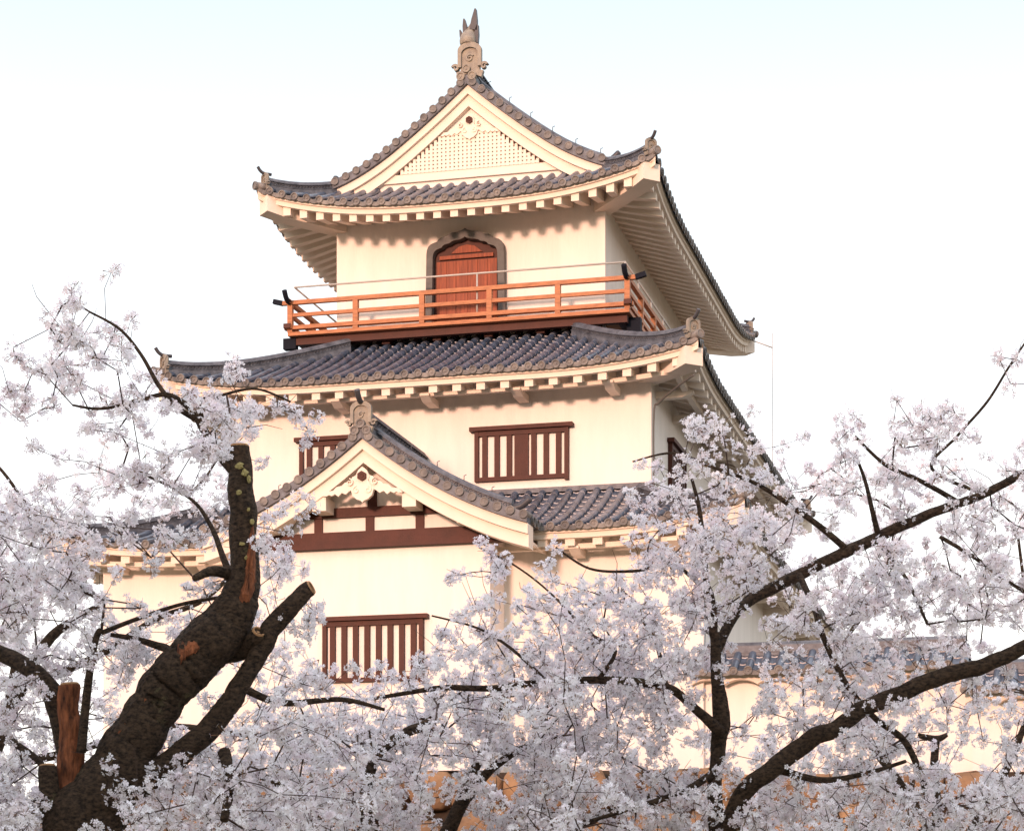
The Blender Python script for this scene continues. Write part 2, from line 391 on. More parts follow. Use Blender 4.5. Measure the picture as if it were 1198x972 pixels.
def eave_under(rf, cw, roof_obj, sides='FRLB', beam=None, bracket=2.0, rsp=0.385, rw=0.085):
    """White plastered underside: fascia, soffit, rafters, corner hip rafters; optionally a beam on bracket arms."""
    zb = -0.115
    fa = MB()
    for sd in sides:
        a, b = rf.span(sd); us = np.linspace(a, b, 70); A = []
        for u in us:
            l = rf.ze + rf.lift(rf.e(sd, u))
            cc = min(0.05, rf.e(sd, u)); c2 = min(0.20, max(rf.e(sd, u), 0.0))
            x0, y0 = rf.xy(sd, u, min(cc, 0.05)); x1, y1 = rf.xy(sd, u, c2)
            xm, ym = rf.xy(sd, u, min(0.10, max(rf.e(sd, u), 0.0)))
            A += [(x0, y0, l + 0.0), (x0, y0, l + zb - 0.01), (xm, ym, l + zb - 0.015), (xm, ym, l + zb - 0.115), (x1, y1, l + zb - 0.12), (x1, y1, l)]
        fs = []
        for i in range(len(us) - 1):
            for k in range(5): fs.append((i * 6 + k, i * 6 + k + 1, i * 6 + k + 7, i * 6 + k + 6))
        fa.add(A, fs)
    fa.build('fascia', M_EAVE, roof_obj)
    def zs(sd, u, c):
        e = rf.e(sd, u)
        return rf.ze + zb - 0.09 + rf.lift(e) * max(0.0, 1 - c / (cw * 1.25)) + 0.30 * c
    so = MB()
    for sd in sides:
        a, b = rf.span(sd); us = np.linspace(a, b, 60); vs = []; fs = []
        cs = np.linspace(0.12, 1, 6)
        for u in us:
            e = max(rf.e(sd, u), 0.0)
            for t in cs:
                c = min(t * cw, e) if e < cw else t * cw
                x, y = rf.xy(sd, u, c); vs.append((x, y, zs(sd, u, c)))
        for i in range(len(us) - 1):
            for k in range(5): fs.append((i * 6 + k, i * 6 + k + 1, i * 6 + k + 7, i * 6 + k + 6))
        so.add(vs, fs)
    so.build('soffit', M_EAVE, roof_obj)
    for sd in sides:
        a, b = rf.span(sd); n = int((b - a - 0.9) / rsp); row = MB()
        for i in range(n + 1):
            u = (a + b) / 2 + (i - n / 2) * rsp; e = rf.e(sd, u); ce = min(cw + 0.05, e - 0.1)
            if ce < 0.3: continue
            pts = []
            for dz in (-0.215, 0.01):
                for c, du in ((0.16, -rw), (0.16, rw), (ce, rw), (ce, -rw)):
                    x, y = rf.xy(sd, u + du, c); pts.append((x, y, zs(sd, u, c) + dz))
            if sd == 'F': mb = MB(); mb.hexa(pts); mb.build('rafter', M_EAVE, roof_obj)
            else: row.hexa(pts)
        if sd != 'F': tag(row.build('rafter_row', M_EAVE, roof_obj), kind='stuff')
    for sx, sy in ((0, 0), (1, 0), (0, 1), (1, 1)):       # hip rafters
        cx = rf.r[sx]; cy = rf.r[2 + sy]; dx = 1 if sx == 0 else -1; dy = 1 if sy == 0 else -1
        q = lambda c: np.array((cx + dx * c, cy + dy * c, 0.0))
        zt = rf.ze + rf.lift(0) + zb - 0.05; zi = rf.ze + zb - 0.09 + 0.3 * cw
        L = np.array((dy * 1.0, -dx * 1.0, 0)) * 0.15
        p0, p1, p2 = q(0.10), q(0.45), q(cw + 0.1)
        m = MB(); zmid = zt * 0.62 + zi * 0.38 - 0.12
        ring = []
        for pq, top, ht in ((p0, zt, 0.36), (p1, zt * 0.78 + zi * 0.22 - 0.02, 0.38), (p2, zi + 0.02, 0.36)):
            ring.append([pq - L + (0, 0, top - ht), pq + L + (0, 0, top - ht), pq + L + (0, 0, top), pq - L + (0, 0, top)])
        vs = [p for r in ring for p in r]
        fs = [(3, 2, 1, 0), (8, 9, 10, 11)] + [(i * 4 + k, i * 4 + (k + 1) % 4, i * 4 + 4 + (k + 1) % 4, i * 4 + 4 + k) for i in range(2) for k in range(4)]
        m.add(vs, fs); m.build('hip_rafter', M_EAVE, roof_obj)
    if beam:
        cb, hb = beam; bm = MB()
        for sd in sides:
            a, b = rf.span(sd); lo, hi = a + cb, b - cb; pts = []
            for u in np.linspace(lo, hi, 40):
                x, y = rf.xy(sd, u, cb); pts.append((x, y, zs(sd, u, cb) - 0.215 - hb))
            bm.sweep(pts, [(-0.06, 0), (0.06, 0), (0.06, hb - 0.004), (-0.06, hb - 0.004)])
        bm.build('eave_beam', M_EAVE, roof_obj)
        for sd in 'FR':
            a, b = rf.span(sd); n = int((b - a - 2 * cw) / bracket)
            for i in range(n + 1):
                u = (a + b) / 2 + (i - n / 2) * bracket
                zt = zs(sd, u, cb) - 0.215 - hb * 0.6; m = MB(); ps = []
                for du in (-0.10, 0.10):
                    for c, z_ in ((cb - 0.16, zt), (cb - 0.16, zt - 0.05), (cb + 0.08, zt - 0.14), (cw + 0.05, zt - 0.14), (cw + 0.05, zt)):
                        x, y = rf.xy(sd, u + du, c); ps.append((x, y, z_))
                m.add(ps, [(0, 1, 2, 3, 4), (9, 8, 7, 6, 5)] + [(k, (k + 1) % 5 + 0, (k + 1) % 5 + 5, k + 5) for k in range(5)])
                m.build('bracket_arm', M_EAVE, roof_obj)

def hips(rf, hl, roof_obj, wd, ht, sc, start=0.14, corners=((0, 0), (1, 0), (0, 1), (1, 1)), inner=None):
    for sx, sy in corners:
        cx = rf.r[sx]; cy = rf.r[2 + sy]; dx = 1 if sx == 0 else -1; dy = 1 if sy == 0 else -1
        path = [np.array((cx + dx * c, cy + dy * c, rf.z(c, c) + 0.06)) for c in np.linspace(hl, start, 9)]
        ridge(path, wd, ht, 'hip_ridge', roof_obj)
        ang = math.atan2(-dx, dy)
        ridge_end((cx + dx * (start - 0.02), cy + dy * (start - 0.02), path[-1][2] + 0.03), ang, sc, 'ridge_end_tile', roof_obj)
        m = MB(); o = np.array((cx + dx * 0.0, cy + dy * 0.0, rf.z(0, 0) + 0.05)); d = np.array((-dx, -dy, 0)) * 0.7071
        m.tube([o - d * 0.3, o + d * 0.08], 0.088, 12); m.disc(o + d * 0.085, d, 0.095, 0.05)
        m.build('corner_tile', M_DISC, roof_obj)

def plaster_walls(x0, x1, y0, y1, z0, z1):
    m = MB(); m.box(x0, x1, y0, y1, z0, z1); return m.build('wall', M_PLASTER, tower)
plaster_walls(LX0, LX1, LY0, LY1, STONE_TOP - 0.02, 9.98)
plaster_walls(MX0, MX1, MY0, MY1, 9.9, 13.8)
plaster_walls(TX0, TX1, TY0, TY1, 13.6, 18.3)
m = MB(); m.extrude_y([(BX - BH, STONE_TOP + 0.05), (BX + BH, STONE_TOP + 0.05), (BX + BH, 9.95), (BX, 11.45), (BX - BH, 9.95)], BY, LY0 + 0.4)
bay = m.build('bay', M_PLASTER, tower)

def finish_roof(mb, md):
    o = mb.build('roof', M_TILE, tower); md.build('tile_ends', M_DISC, o); return o
def cend_fn(rf, sd, hl, cm): return lambda u: (max(rf.e(sd, u), 0.0) if rf.e(sd, u) < hl else cm)

# lowest roof
lo_r = Roof(LX0 - 0.95, LX1 + 0.95, LY0 - 0.95, LY1 + 0.95, 9.83, lambda c: 0.25 * c + 0.058 * c * c, 0.38)
mb, md = MB(), MB(); hl = (LX1 + 0.95) - MX1
tiles(mb, md, lo_r, 'F', cend_fn(lo_r, 'F', hl, MY0 - lo_r.r[2]))
for sd in 'RL': tiles(mb, md, lo_r, sd, cend_fn(lo_r, sd, hl, hl))
lo_o = finish_roof(mb, md)
eave_under(lo_r, 0.95, lo_o, 'FRL', beam=(0.42, 0.10), bracket=1.95, rsp=0.55, rw=0.095)
hips(lo_r, hl + 0.1, lo_o, 0.24, 0.21, 0.62, corners=((0, 0), (1, 0)))
m = MB(); zt = lo_r.z(5, MY0 - lo_r.r[2])
m.box(MX0 - 0.02, MX1 + 0.02, MY0 - 0.12, MY0 + 0.05, zt - 0.03, zt + 0.075); m.build('wall_flashing', M_RIDGE, lo_o)

# middle roof
mi_r = Roof(MX0 - 1.18, MX1 + 1.18, MY0 - 1.2, MY1 + 1.2, 13.46, lambda c: 0.38 * c + 0.02 * c * c, 0.36)
mb, md = MB(), MB(); hl = (MX1 + 1.18) - TX1
tiles(mb, md, mi_r, 'F', cend_fn(mi_r, 'F', hl, TY0 - mi_r.r[2]))
for sd in 'RL': tiles(mb, md, mi_r, sd, cend_fn(mi_r, sd, hl, hl))
mi_o = finish_roof(mb, md)
eave_under(mi_r, 1.2, mi_o, 'FRL', beam=(0.55, 0.10), bracket=1.95, rsp=0.51, rw=0.09)
hips(mi_r, hl + 0.5, mi_o, 0.25, 0.23, 0.72, corners=((0, 0), (1, 0), (1, 1)))

# top roof: hip-and-gable, ridge running away from the viewer
OV = 1.38
to_r = Roof(TX0 - OV, TX1 + OV, TY0 - OV, TY1 + OV, 17.90, lambda c: 0.43 * c + 0.05 * c * c, 0.56, reach=4.2)
half = (to_r.r[1] - to_r.r[0]) / 2; XC = (TX0 + TX1) / 2; VER = TY0 - 0.17; hl = VER - to_r.r[2]
mb, md = MB(), MB()
tiles(mb, md, to_r, 'F', cend_fn(to_r, 'F', hl, hl + 0.45))
for sd in 'RL':
    f0 = lambda u, sd=sd: min(max(to_r.e(sd, u), 0.0), hl)
    tiles(mb, md, to_r, sd, f0, to_r.r[2], to_r.r[2] + hl)
    mark = len(mb.v)
    tiles(mb, md, to_r, sd, lambda u: half, to_r.r[2] + hl + 0.40, to_r.r[3] - hl, discs=False)
    tiles(mb, md, to_r, sd, lambda u: hl, to_r.r[2] + hl, to_r.r[3] - hl)
    tiles(mb, md, to_r, sd, f0, to_r.r[3] - hl, to_r.r[3])
to_o = finish_roof(mb, md)
eave_under(to_r, OV, to_o, 'FRL')
hips(to_r, hl + 0.15, to_o, 0.24, 0.21, 0.64, start=0.14, corners=((0, 0), (1, 0), (1, 1)))

def gable(surf, xc, cmax, y, yw, roof_obj, ridge_back, board=0.19, inner=0.25, hw=None, drop=0.10, vy=0.5):
    """Verge tiles, descending ridges and plastered bargeboards of a gable. surf(c) = roof height c metres in from the eave."""
    base = cmax - (hw or cmax)
    def xz(sg, c): return xc + sg * (cmax - c), surf(c)
    for sg in (-1, 1):
        cs = np.linspace(base, cmax, 26)
        top = [xz(sg, c) for c in cs]
        def off(t): return [(x, z - t) for x, z in top]
        m = MB(); m.band_y(off(drop), off(drop + board), y + 0.05, yw + 0.02); m.build('bargeboard', M_EAVE, roof_obj)
        m = MB(); m.band_y(off(drop + board + 0.002), off(drop + board + inner), y + 0.13, yw + 0.02); m.build('inner_bargeboard', M_EAVE, roof_obj)
        m = MB(); m.band_y(off(-0.10), off(drop - 0.004), y - 0.03, yw + 0.3); m.build('verge_bed', M_RIDGE, roof_obj)
        # verge tiles lying across the verge, their round ends facing the viewer
        m = MB(); L = 0; pts = [np.array((x, z)) for x, z in top]; d = np.r_[0, np.cumsum([np.linalg.norm(pts[i + 1] - pts[i]) for i in range(len(pts) - 1)])]
        s0 = 0.06
        while s0 < d[-1] - 0.16:
            x = np.interp(s0, d, [p[0] for p in pts]); z = np.interp(s0, d, [p[1] for p in pts]) + 0.045
            m.tube([(x, y - 0.06, z), (x, y + vy, z + 0.02)], 0.083, 12); m.disc((x, y - 0.065, z), (0, -1, 0), 0.09, 0.05)
            s0 += 0.272
        m.build('verge_tile_row', M_DISC, roof_obj)
        # descending ridge
        cr = np.linspace(cmax - 0.1, base + 0.42, 12)
        path = [np.array((*xz(sg, c)[:1], y + vy + 0.16, xz(sg, c)[1] + 0.04)) for c in cr]
        ridge(path, 0.24, 0.30, 'descending_ridge', roof_obj, studs=True, hooks=True)
        x, z = xz(sg, base + 0.40)
        mm = MB(); mm.tube(catmull([(x - sg * 0.1, y + vy + 0.16, z + 0.18), (x + sg * 0.12, y + vy + 0.16, z + 0.2), (x + sg * 0.34, y + vy + 0.14, z + 0.36)], 5), [0.08] * 5 + [0.07] * 5 + [0.045], 8)
        mm.build('upturned_tile', M_DKTILE, roof_obj)
    zt = surf(cmax)
    ridge([(xc, y + 0.1, zt + 0.02), (xc, (y + ridge_back) / 2, zt + 0.02), (xc, ridge_back, zt + 0.02)], 0.34, 0.48, 'main_ridge', roof_obj)

def pendant(x, y, z, sc, parent):
    """Carved plaster gable pendant with curls and a dark hexagonal boss."""
    m = MB(); k = sc
    pts = [(0, 0.32), (0.10, 0.24), (0.17, 0.10), (0.14, 0.0), (0.2, -0.10), (0.27, -0.20), (0.23, -0.33), (0.13, -0.42), (0.04, -0.45), (0, -0.49)]
    out = [(x + a * k, z + b * k) for a, b in pts] + [(x - a * k, z + b * k) for a, b in reversed(pts[1:-1])]
    m.extrude_y(out, y, y + 0.09)
    for sg in (-1, 1):
        fin = [(0.12, 0.14), (0.24, 0.10), (0.30, 0.0), (0.42, -0.02), (0.50, -0.09), (0.62, -0.11), (0.70, -0.19), (0.84, -0.20), (0.95, -0.30), (0.86, -0.31), (0.80, -0.28), (0.74, -0.31), (0.66, -0.27), (0.58, -0.33), (0.50, -0.25), (0.40, -0.29), (0.32, -0.22), (0.2, -0.18)]
        q = [(x + sg * a * k, z + b * k) for a, b in fin]
        m.extrude_y(q if sg > 0 else q[::-1], y + 0.02, y + 0.08)
        spiral(m, (x + sg * 0.30 * k, z - 0.03 * k), 0.10 * k, sg, y - 0.025, y + 0.03, 0.028 * k, 1.2, math.pi / 2)
        spiral(m, (x + sg * 0.14 * k, z - 0.21 * k), 0.10 * k, -sg, y - 0.02, y + 0.01, 0.022 * k, 1.1, math.pi / 2)
    o = m.build('gable_pendant', M_EAVE, parent)
    m = MB(); hx = [(x + 0.115 * k * math.cos(t), z + 0.10 * k + 0.115 * k * math.sin(t)) for t in np.arange(6) * math.pi / 3 + math.pi / 6]
    m.extrude_y(hx, y - 0.05, y + 0.02); c = np.array((x, y - 0.05, z + 0.10 * k)); m.disc(c, (0, -1, 0), 0.055 * k, 0.02, 8)
    b = m.build('boss', M_BROWN, parent)
    return o

surf_top = lambda c: to_r.ze + to_r.h(c) + 0.07 + 0.24 * max(0.0, 1 - (c - 1.1) / 1.7) ** 2
GW = TY0 + 0.10
m = MB(); gb = hl - 0.05
m.extrude_y([(XC - half + gb, surf_top(gb) - 0.1), (XC + half - gb, surf_top(gb) - 0.1)] + [(XC + half - c, surf_top(c) - 0.12) for c in np.linspace(gb, half, 10)][1:] + [(XC - half + c, surf_top(c) - 0.12) for c in np.linspace(half, gb, 10)][1:-1], GW, GW + 0.2)
gab = m.build('gable', M_PLASTER, tower)
gable(surf_top, XC, half, VER, GW, to_o, TY1 + 0.1, hw=half - hl + 0.12)
m = MB()                                                  # plaster lattice of small square holes
zb_, zt_ = 18.98, 19.78
nx, nz = 50, 10
for i in range(-nx // 2, nx // 2 + 1):
    x = XC + i * 0.098; lim = surf_top(half - abs(x - XC) - 0.0) - 0.56
    if lim > zb_ + 0.05: m.box(x - 0.032, x + 0.032, GW - 0.085, GW - 0.012, zb_, min(zt_, lim))
for k in range(nz):
    z = zb_ + 0.04 + k * 0.085
    xs = [half - c for c in np.linspace(hl, half, 200) if surf_top(c) - 0.58 > z + 0.03]
    if xs: hx = max(xs); m.box(XC - hx, XC + hx, GW - 0.080, GW - 0.011, z - 0.03, z + 0.026)
m.build('lattice', M_EAVE, gab)
m = MB(); cs = [c for c in np.linspace(hl, half, 60) if surf_top(c) - 0.545 > zb_]
m.extrude_y([(XC - half + cs[0], zb_)] + [(XC + half - cs[0], zb_)] + [(XC + half - c, min(surf_top(c) - 0.545, zt_)) for c in cs[1:]] + [(XC - half + c, min(surf_top(c) - 0.545, zt_)) for c in cs[:0:-1]], GW - 0.010, GW + 0.01)
m.build('lattice_shade_backing', M_BROWN, gab)  # dark sheet standing in for the shade deep in the lattice holes
m = MB(); m.box(XC - 2.3, XC + 2.3, GW - 0.07, GW, 18.80, zb_); m.build('gable_sill', M_EAVE, gab)
pendant(XC + 0.02, GW - 0.13, 19.97, 0.72, gab)
zr = surf_top(half)
ridge_end((XC + 0.07, VER + 0.0, zr + 0.20), 0.0, 1.27, 'ridge_end_tile', to_o, curl=False)
m = MB()
for sg in (-1, 1): m.disc((XC + sg * 0.13, VER - 0.07, zr + 0.06 - 0.0), (0, -1, 0), 0.10, 0.1)
m.disc((XC, VER - 0.07, zr + 0.22), (0, -1, 0), 0.09, 0.1); m.build('ridge_front_tiles', M_ORN, to_o)
# fish-shaped finial: head down, tail up
m = MB(); fz = zr + 0.60 + 0.22; fy = VER + 0.16
body = catmull([(XC, fy - 0.10, fz - 0.05), (XC, fy - 0.06, fz + 0.10), (XC + 0.01, fy + 0.05, fz + 0.25), (XC + 0.05, fy + 0.10, fz + 0.40), (XC + 0.10, fy + 0.06, fz + 0.52)], 5)
m.tube(body, np.interp(np.linspace(0, 1, len(body)), [0, 0.15, 0.45, 0.8, 1], [0.15, 0.19, 0.155, 0.09, 0.05]), 12, noise=0.05, seed=3)
fish = m.build('fish_finial', M_ORN, to_o)
m = MB()
def fin(a, b, c, t=0.06): m.extrude_y([a, ((a[0] + c[0]) / 2 - 0.02, (a[1] + c[1]) / 2), (c[0] - 0.015, c[1]), (c[0] + 0.015, c[1]), ((b[0] + c[0]) / 2 + 0.02, (b[1] + c[1]) / 2), b], fy - t, fy + t)
fin((XC + 0.03, fz + 0.34), (XC + 0.20, fz + 0.30), (XC + 0.16, fz + 0.78)); fin((XC + 0.10, fz + 0.05), (XC + 0.22, fz + 0.02), (XC + 0.21, fz + 0.42))
fin((XC - 0.16, fz + 0.04), (XC - 0.08, fz + 0.10), (XC - 0.19, fz + 0.34)); fin((XC - 0.12, fz + 0.24), (XC - 0.03, fz + 0.32), (XC - 0.10, fz + 0.58))
m2o = m.build('finial_fins', M_DKTILE, to_o)

# bay roof
BW = 3.32; BV = 41.72
surf_bay = lambda c: 11.635 - 0.80 * (BW - c) + 0.078 * (BW - c) ** 2
bay_r = Roof(BX - BW, BX + BW, BV - 40, BV + 40, 0, lambda c: surf_bay(c), 0.0)
mb = MB(); ends = []
for sd in 'RL': md = MB(); tiles(mb, md, bay_r, sd, lambda u: BW, BV + 0.38, MY0 - 0.01); ends.append(md)
bay_o = mb.build('roof', M_TILE, tower)
for md in ends: md.build('tile_ends', M_DISC, bay_o)
gable(surf_bay, BX, BW, BV, BY - 0.25, bay_o, MY0 - 0.02, board=0.20, inner=0.25, vy=0.42)
ridge_end((BX, BV + 0.0, surf_bay(BW) + 0.14), 0.0, 1.0, 'ridge_end_tile', bay_o)
m = MB()
for sg in (-1, 1): m.disc((BX + sg * 0.12, BV - 0.07, surf_bay(BW) + 0.04), (0, -1, 0), 0.092, 0.1)
m.disc((BX, BV - 0.08, surf_bay(BW) + 0.17), (0, -1, 0), 0.092, 0.1); m.build('ridge_front_tiles', M_DISC, bay_o)
m = MB()                                                  # plastered underside of the bay roof, front overhang
for sg in (-1, 1):
    A = [(BX + sg * (BW - c), surf_bay(c) - 0.36) for c in np.linspace(0.05, BW, 12)]; B = [(x, z - 0.06) for x, z in A]
    m.band_y(A, B, BV + 0.14, LY0 + 0.3)
m.build('soffit', M_EAVE, bay_o)
for sg in (-1, 1):                                        # purlin ends
    for dx, zc in ((0.92, 10.32), (2.02, 9.96)):
        m = MB(); m.box(BX + sg * dx - 0.14, BX + sg * dx + 0.14, BV + 0.16, BY + 0.02, zc - 0.13, zc + 0.14); m.build('purlin_end', M_EAVE, bay_o)
pendant(BX, BV + 0.06, 10.72, 0.86, bay_o)
def timber(x0, x1, z0, z1, y=BY, proud=0.05):
    m = MB(); m.box(x0, x1, y - proud, y + 0.05, z0, z1); m.build('timber_beam', M_BROWN, bay)
timber(BX - BH - 0.35, BX + BH + 0.35, 9.52, 9.84, proud=0.16)
timber(BX - 1.55, BX + 1.55, 10.14, 10.33, proud=0.08)
for dx in (-1.12, -0.05, 0.98): timber(BX + dx - 0.085, BX + dx + 0.085, 9.845, 10.135)
timber(BX - 0.09, BX + 0.09, 10.335, 10.75)

# windows with upright bars
def window(x0, x1, z0, z1, y, nb, mullion=False, side=False):
    T = (lambda a, b, c, d, e, f_: (a, b, c, d, e, f_)) if not side else (lambda a, b, c, d, e, f_: (y + (y - d), y + (y - c), a, b, e, f_))
    m = MB(); t = 0.085
    m.box(*T(x0 - 0.10, x1 + 0.10, y - 0.16, y + 0.03, z1 - 0.01, z1 + 0.075))
    m.box(*T(x0, x0 + t, y - 0.10, y + 0.03, z0, z1 - 0.012)); m.box(*T(x1 - t, x1, y - 0.10, y + 0.03, z0 - 0.04, z1 - 0.012))
    m.box(*T(x0 + t + 0.001, x1 - t - 0.001, y - 0.09, y + 0.03, z0, z0 + t)); m.box(*T(x0 + t + 0.001, x1 - t - 0.001, y - 0.09, y + 0.03, z1 - 0.11, z1 - 0.013))
    o = m.build('window', M_BROWN, tower)
    m = MB(); m.box(*T(x0 + t, x1 - t, y - 0.012, y + 0.02, z0 + t, z1 - 0.11)); m.build('window_panel', M_PLASTER, o)
    a, b = x0 + t, x1 - t
    for i in range(nb):
        x = a + (b - a) * (i + 0.5) / nb; wd = 0.055
        if mullion and i == nb // 2: wd = 0.15
        m = MB(); m.box(*T(x - wd, x + wd, y - 0.075, y - 0.014, z0 + t + 0.001, z1 - 0.111)); m.build('window_bar', M_BROWN, o)
    return o
window(-12.44, -10.42, 11.40, 12.46, MY0, 7, True)
window(-16.33, -14.31, 11.40, 12.46, MY0, 7, True)
window(BX - 1.02, BX + 1.06, 6.88, 8.10, BY, 8)
window(47.6, 49.4, 11.40, 12.46, MX1, 7, side=True)

# arched doorway of the top storey
door_c = (-14.25 - 12.47) / 2 - 0.005; DZ0 = 15.40
def cusp(hw, zs_, zt, n=8):
    """Cusped (bell-shaped) arch outline from left foot over the point to the right foot."""
    pts = [(-1.04, DZ0), (-1.02, DZ0 + 0.6), (-1.0, zs_)]
    key = [(-1.0, 0.0), (-0.985, 0.18), (-0.95, 0.32), (-0.88, 0.42), (-0.78, 0.48), (-0.72, 0.51), (-0.685, 0.60), (-0.62, 0.67), (-0.52, 0.70), (-0.47, 0.72), (-0.42, 0.79), (-0.32, 0.845), (-0.20, 0.86), (-0.10, 0.905), (-0.04, 0.95), (0, 1.0)]
    pts += [(a, zs_ + (zt - zs_) * b) for a, b in key[1:]]
    full = pts + [(-a, z) for a, z in reversed(pts[:-1])]
    return [(door_c + a * hw, z) for a, z in full]
m = MB(); outer = cusp(0.89, 17.08, 17.60); inn = cusp(0.745, 16.99, 17.41)
m.band_y(outer, inn, TY0 - 0.20, TY0 + 0.02)
dr = m.build('doorway', M_ARCH, tower)
m = MB(); m.extrude_y(cusp(0.765, 17.0, 17.44), TY0 - 0.012, TY0 + 0.01); m.build('door_shade_backing', M_BROWN, dr)  # dark sheet standing in for the recess shade above the leaves
for sg in (-1, 1):
    m = MB()
    for k in range(3):
        x0 = door_c + (sg * 0.02 if sg > 0 else -0.70) + k * 0.227; m.box(x0 + 0.004, x0 + 0.223, TY0 - 0.05, TY0 - 0.014, DZ0, 16.93)
    m.build('door_leaf', M_DOOR, dr)
m = MB(); m.box(door_c - 0.62, door_c + 0.62, TY0 - 0.075, TY0 - 0.014, 16.97, 17.05); m.box(door_c - 0.025, door_c + 0.025, TY0 - 0.065, TY0 - 0.014, DZ0, 16.93); m.build('door_rail', M_DOOR, dr)
m = MB(); m.extrude_y([(door_c - 0.36, 17.10), (door_c + 0.36, 17.10), (door_c + 0.18, 17.24), (door_c, 17.28), (door_c - 0.18, 17.24)], TY0 - 0.05, TY0 - 0.014); m.build('door_panel', M_DOOR, dr)

# balcony round the top storey
DX0, DX1, DY0, DY1 = TX0 - 0.85, TX1 + 0.72, TY0 - 0.90, TY1 + 0.85
FZ = 15.36
m = MB(); m.box(DX0, DX1, DY0, TY0 - 0.002, FZ - 0.08, FZ); m.box(TX1 + 0.002, DX1, TY0, DY1, FZ - 0.08, FZ); m.box(DX0, TX0 - 0.002, TY0, DY1, FZ - 0.08, FZ)
bal = m.build('balcony', M_RED, tower)
def bpart(name, mt, *bars):
    m = MB()
    for b in bars: m.box(*b)
    return m.build(name, mt, bal)
bpart('edge_beam', M_BROWN, (DX0 - 0.02, DX1 - 0.08, DY0 + 0.16, DY0 + 0.30, FZ - 0.25, FZ - 0.085))
bpart('edge_beam', M_BROWN, (DX1 - 0.30, DX1 - 0.16, DY0 + 0.31, DY1, FZ - 0.25, FZ - 0.085))
bpart('edge_beam', M_BROWN, (DX0 + 0.16, DX0 + 0.30, DY0 + 0.31, DY1, FZ - 0.25, FZ - 0.085))
for i in range(6):
    x = TX0 + 0.15 + i * (TX1 - TX0 - 0.3) / 5
    bpart('floor_joist', M_BROWN, (x - 0.09, x + 0.09, DY0 + 0.36, TY0 - 0.005, FZ - 0.30, FZ - 0.085))
bpart('beam_end', M_BLACK, (DX0 - 0.16, DX0 + 0.14, DY0 + 0.14, DY0 + 0.32, FZ - 0.33, FZ - 0.09))
bpart('beam_end', M_BLACK, (DX1 - 0.14, DX1 + 0.16, DY0 + 0.42, DY0 + 0.60, FZ - 0.40, FZ - 0.09))
def hrail(z0, z1, ext, tip, w_=0.09):
    i = 0.05
    ax0, ax1, ay = DX0 + i, DX1 - i, DY0 + i
    m = MB(); m.box(ax0 - ext, ax1 + ext, ay - w_ / 2, ay + w_ / 2, z0, z1); m.build('rail', M_RED, bal)
    for x in (ax0, ax1):
        m = MB(); m.box(x - w_ / 2, x + w_ / 2, ay - ext, ay - w_ / 2 - 0.002, z0 + 0.003, z1 + 0.003); m.box(x - w_ / 2, x + w_ / 2, ay + w_ / 2 + 0.002, DY1, z0 + 0.003, z1 + 0.003); m.build('rail', M_RED, bal)
    if tip:
        for x, sg in ((ax0, -1), (ax1, 1)):
            m = MB(); a = np.array((x + sg * ext, ay, (z0 + z1) / 2)); m.bar(a, a + (sg * 0.22, 0, 0.06), w_ * 1.02, (z1 - z0) * 1.15); m.build('rail_tip', M_BLACK, bal)
            m = MB(); a = np.array((x, ay - ext, (z0 + z1) / 2)); b = a + (-0.0 * sg, -0.20, 0.12)
            m.tube(catmull([a + (0, 0.08, 0), a, a + (0, -0.12, 0.05), a + (0, -0.22, 0.17)], 4), [0.06] * 13, 8); m.build('rail_tip', M_BLACK, bal)
hrail(FZ + 0.06, FZ + 0.145, 0.13, False, 0.13)
hrail(FZ + 0.345, FZ + 0.425, 0.0, False, 0.07)
hrail(FZ + 0.62, FZ + 0.71, 0.18, True, 0.10)
def post(x, y):
    m = MB(); m.box(x - 0.058, x + 0.058, y - 0.058, y + 0.058, FZ + 0.0, FZ + 0.617); m.build('post', M_RED, bal)
nf = 5
for i in range(nf + 1): post(DX0 + 0.05 + (DX1 - DX0 - 0.1) * i / nf, DY0 + 0.05)
for k in range(1, 9):
    for x in (DX0 + 0.05, DX1 - 0.05): post(x, DY0 + 0.05 + 1.5 * k)
bpart('corner_block', M_BROWN, (DX0 - 0.06, DX0 + 0.10, DY0 - 0.12, DY0 - 0.017, FZ + 0.07, FZ + 0.17))
bpart('corner_block', M_BROWN, (DX1 - 0.10, DX1 + 0.06, DY0 - 0.12, DY0 - 0.017, FZ + 0.07, FZ + 0.17))
HZ = FZ + 1.03; m = MB(); i = 0.12
m.tube([(DX0 + i, DY1, HZ), (DX0 + i, DY0 + i, HZ)], 0.022, 8); m.tube([(DX0 + i, DY0 + i, HZ), (DX1 - i, DY0 + i, HZ)], 0.022, 8); m.tube([(DX1 - i, DY0 + i, HZ), (DX1 - i, DY1, HZ)], 0.022, 8)
for x, y in [(DX0 + 4.35, DY0 + i), (DX1 - i, DY0 + i)] + [(DX1 - i, DY0 + i + 1.5 * k) for k in range(1, 8)] + [(DX0 + i, DY0 + i + 3.0 * k) for k in range(1, 4)]:
    m.tube([(x, y, FZ + 0.1), (x, y, HZ)], 0.02, 6)
m.build('metal_handrail', M_STEEL, bal)

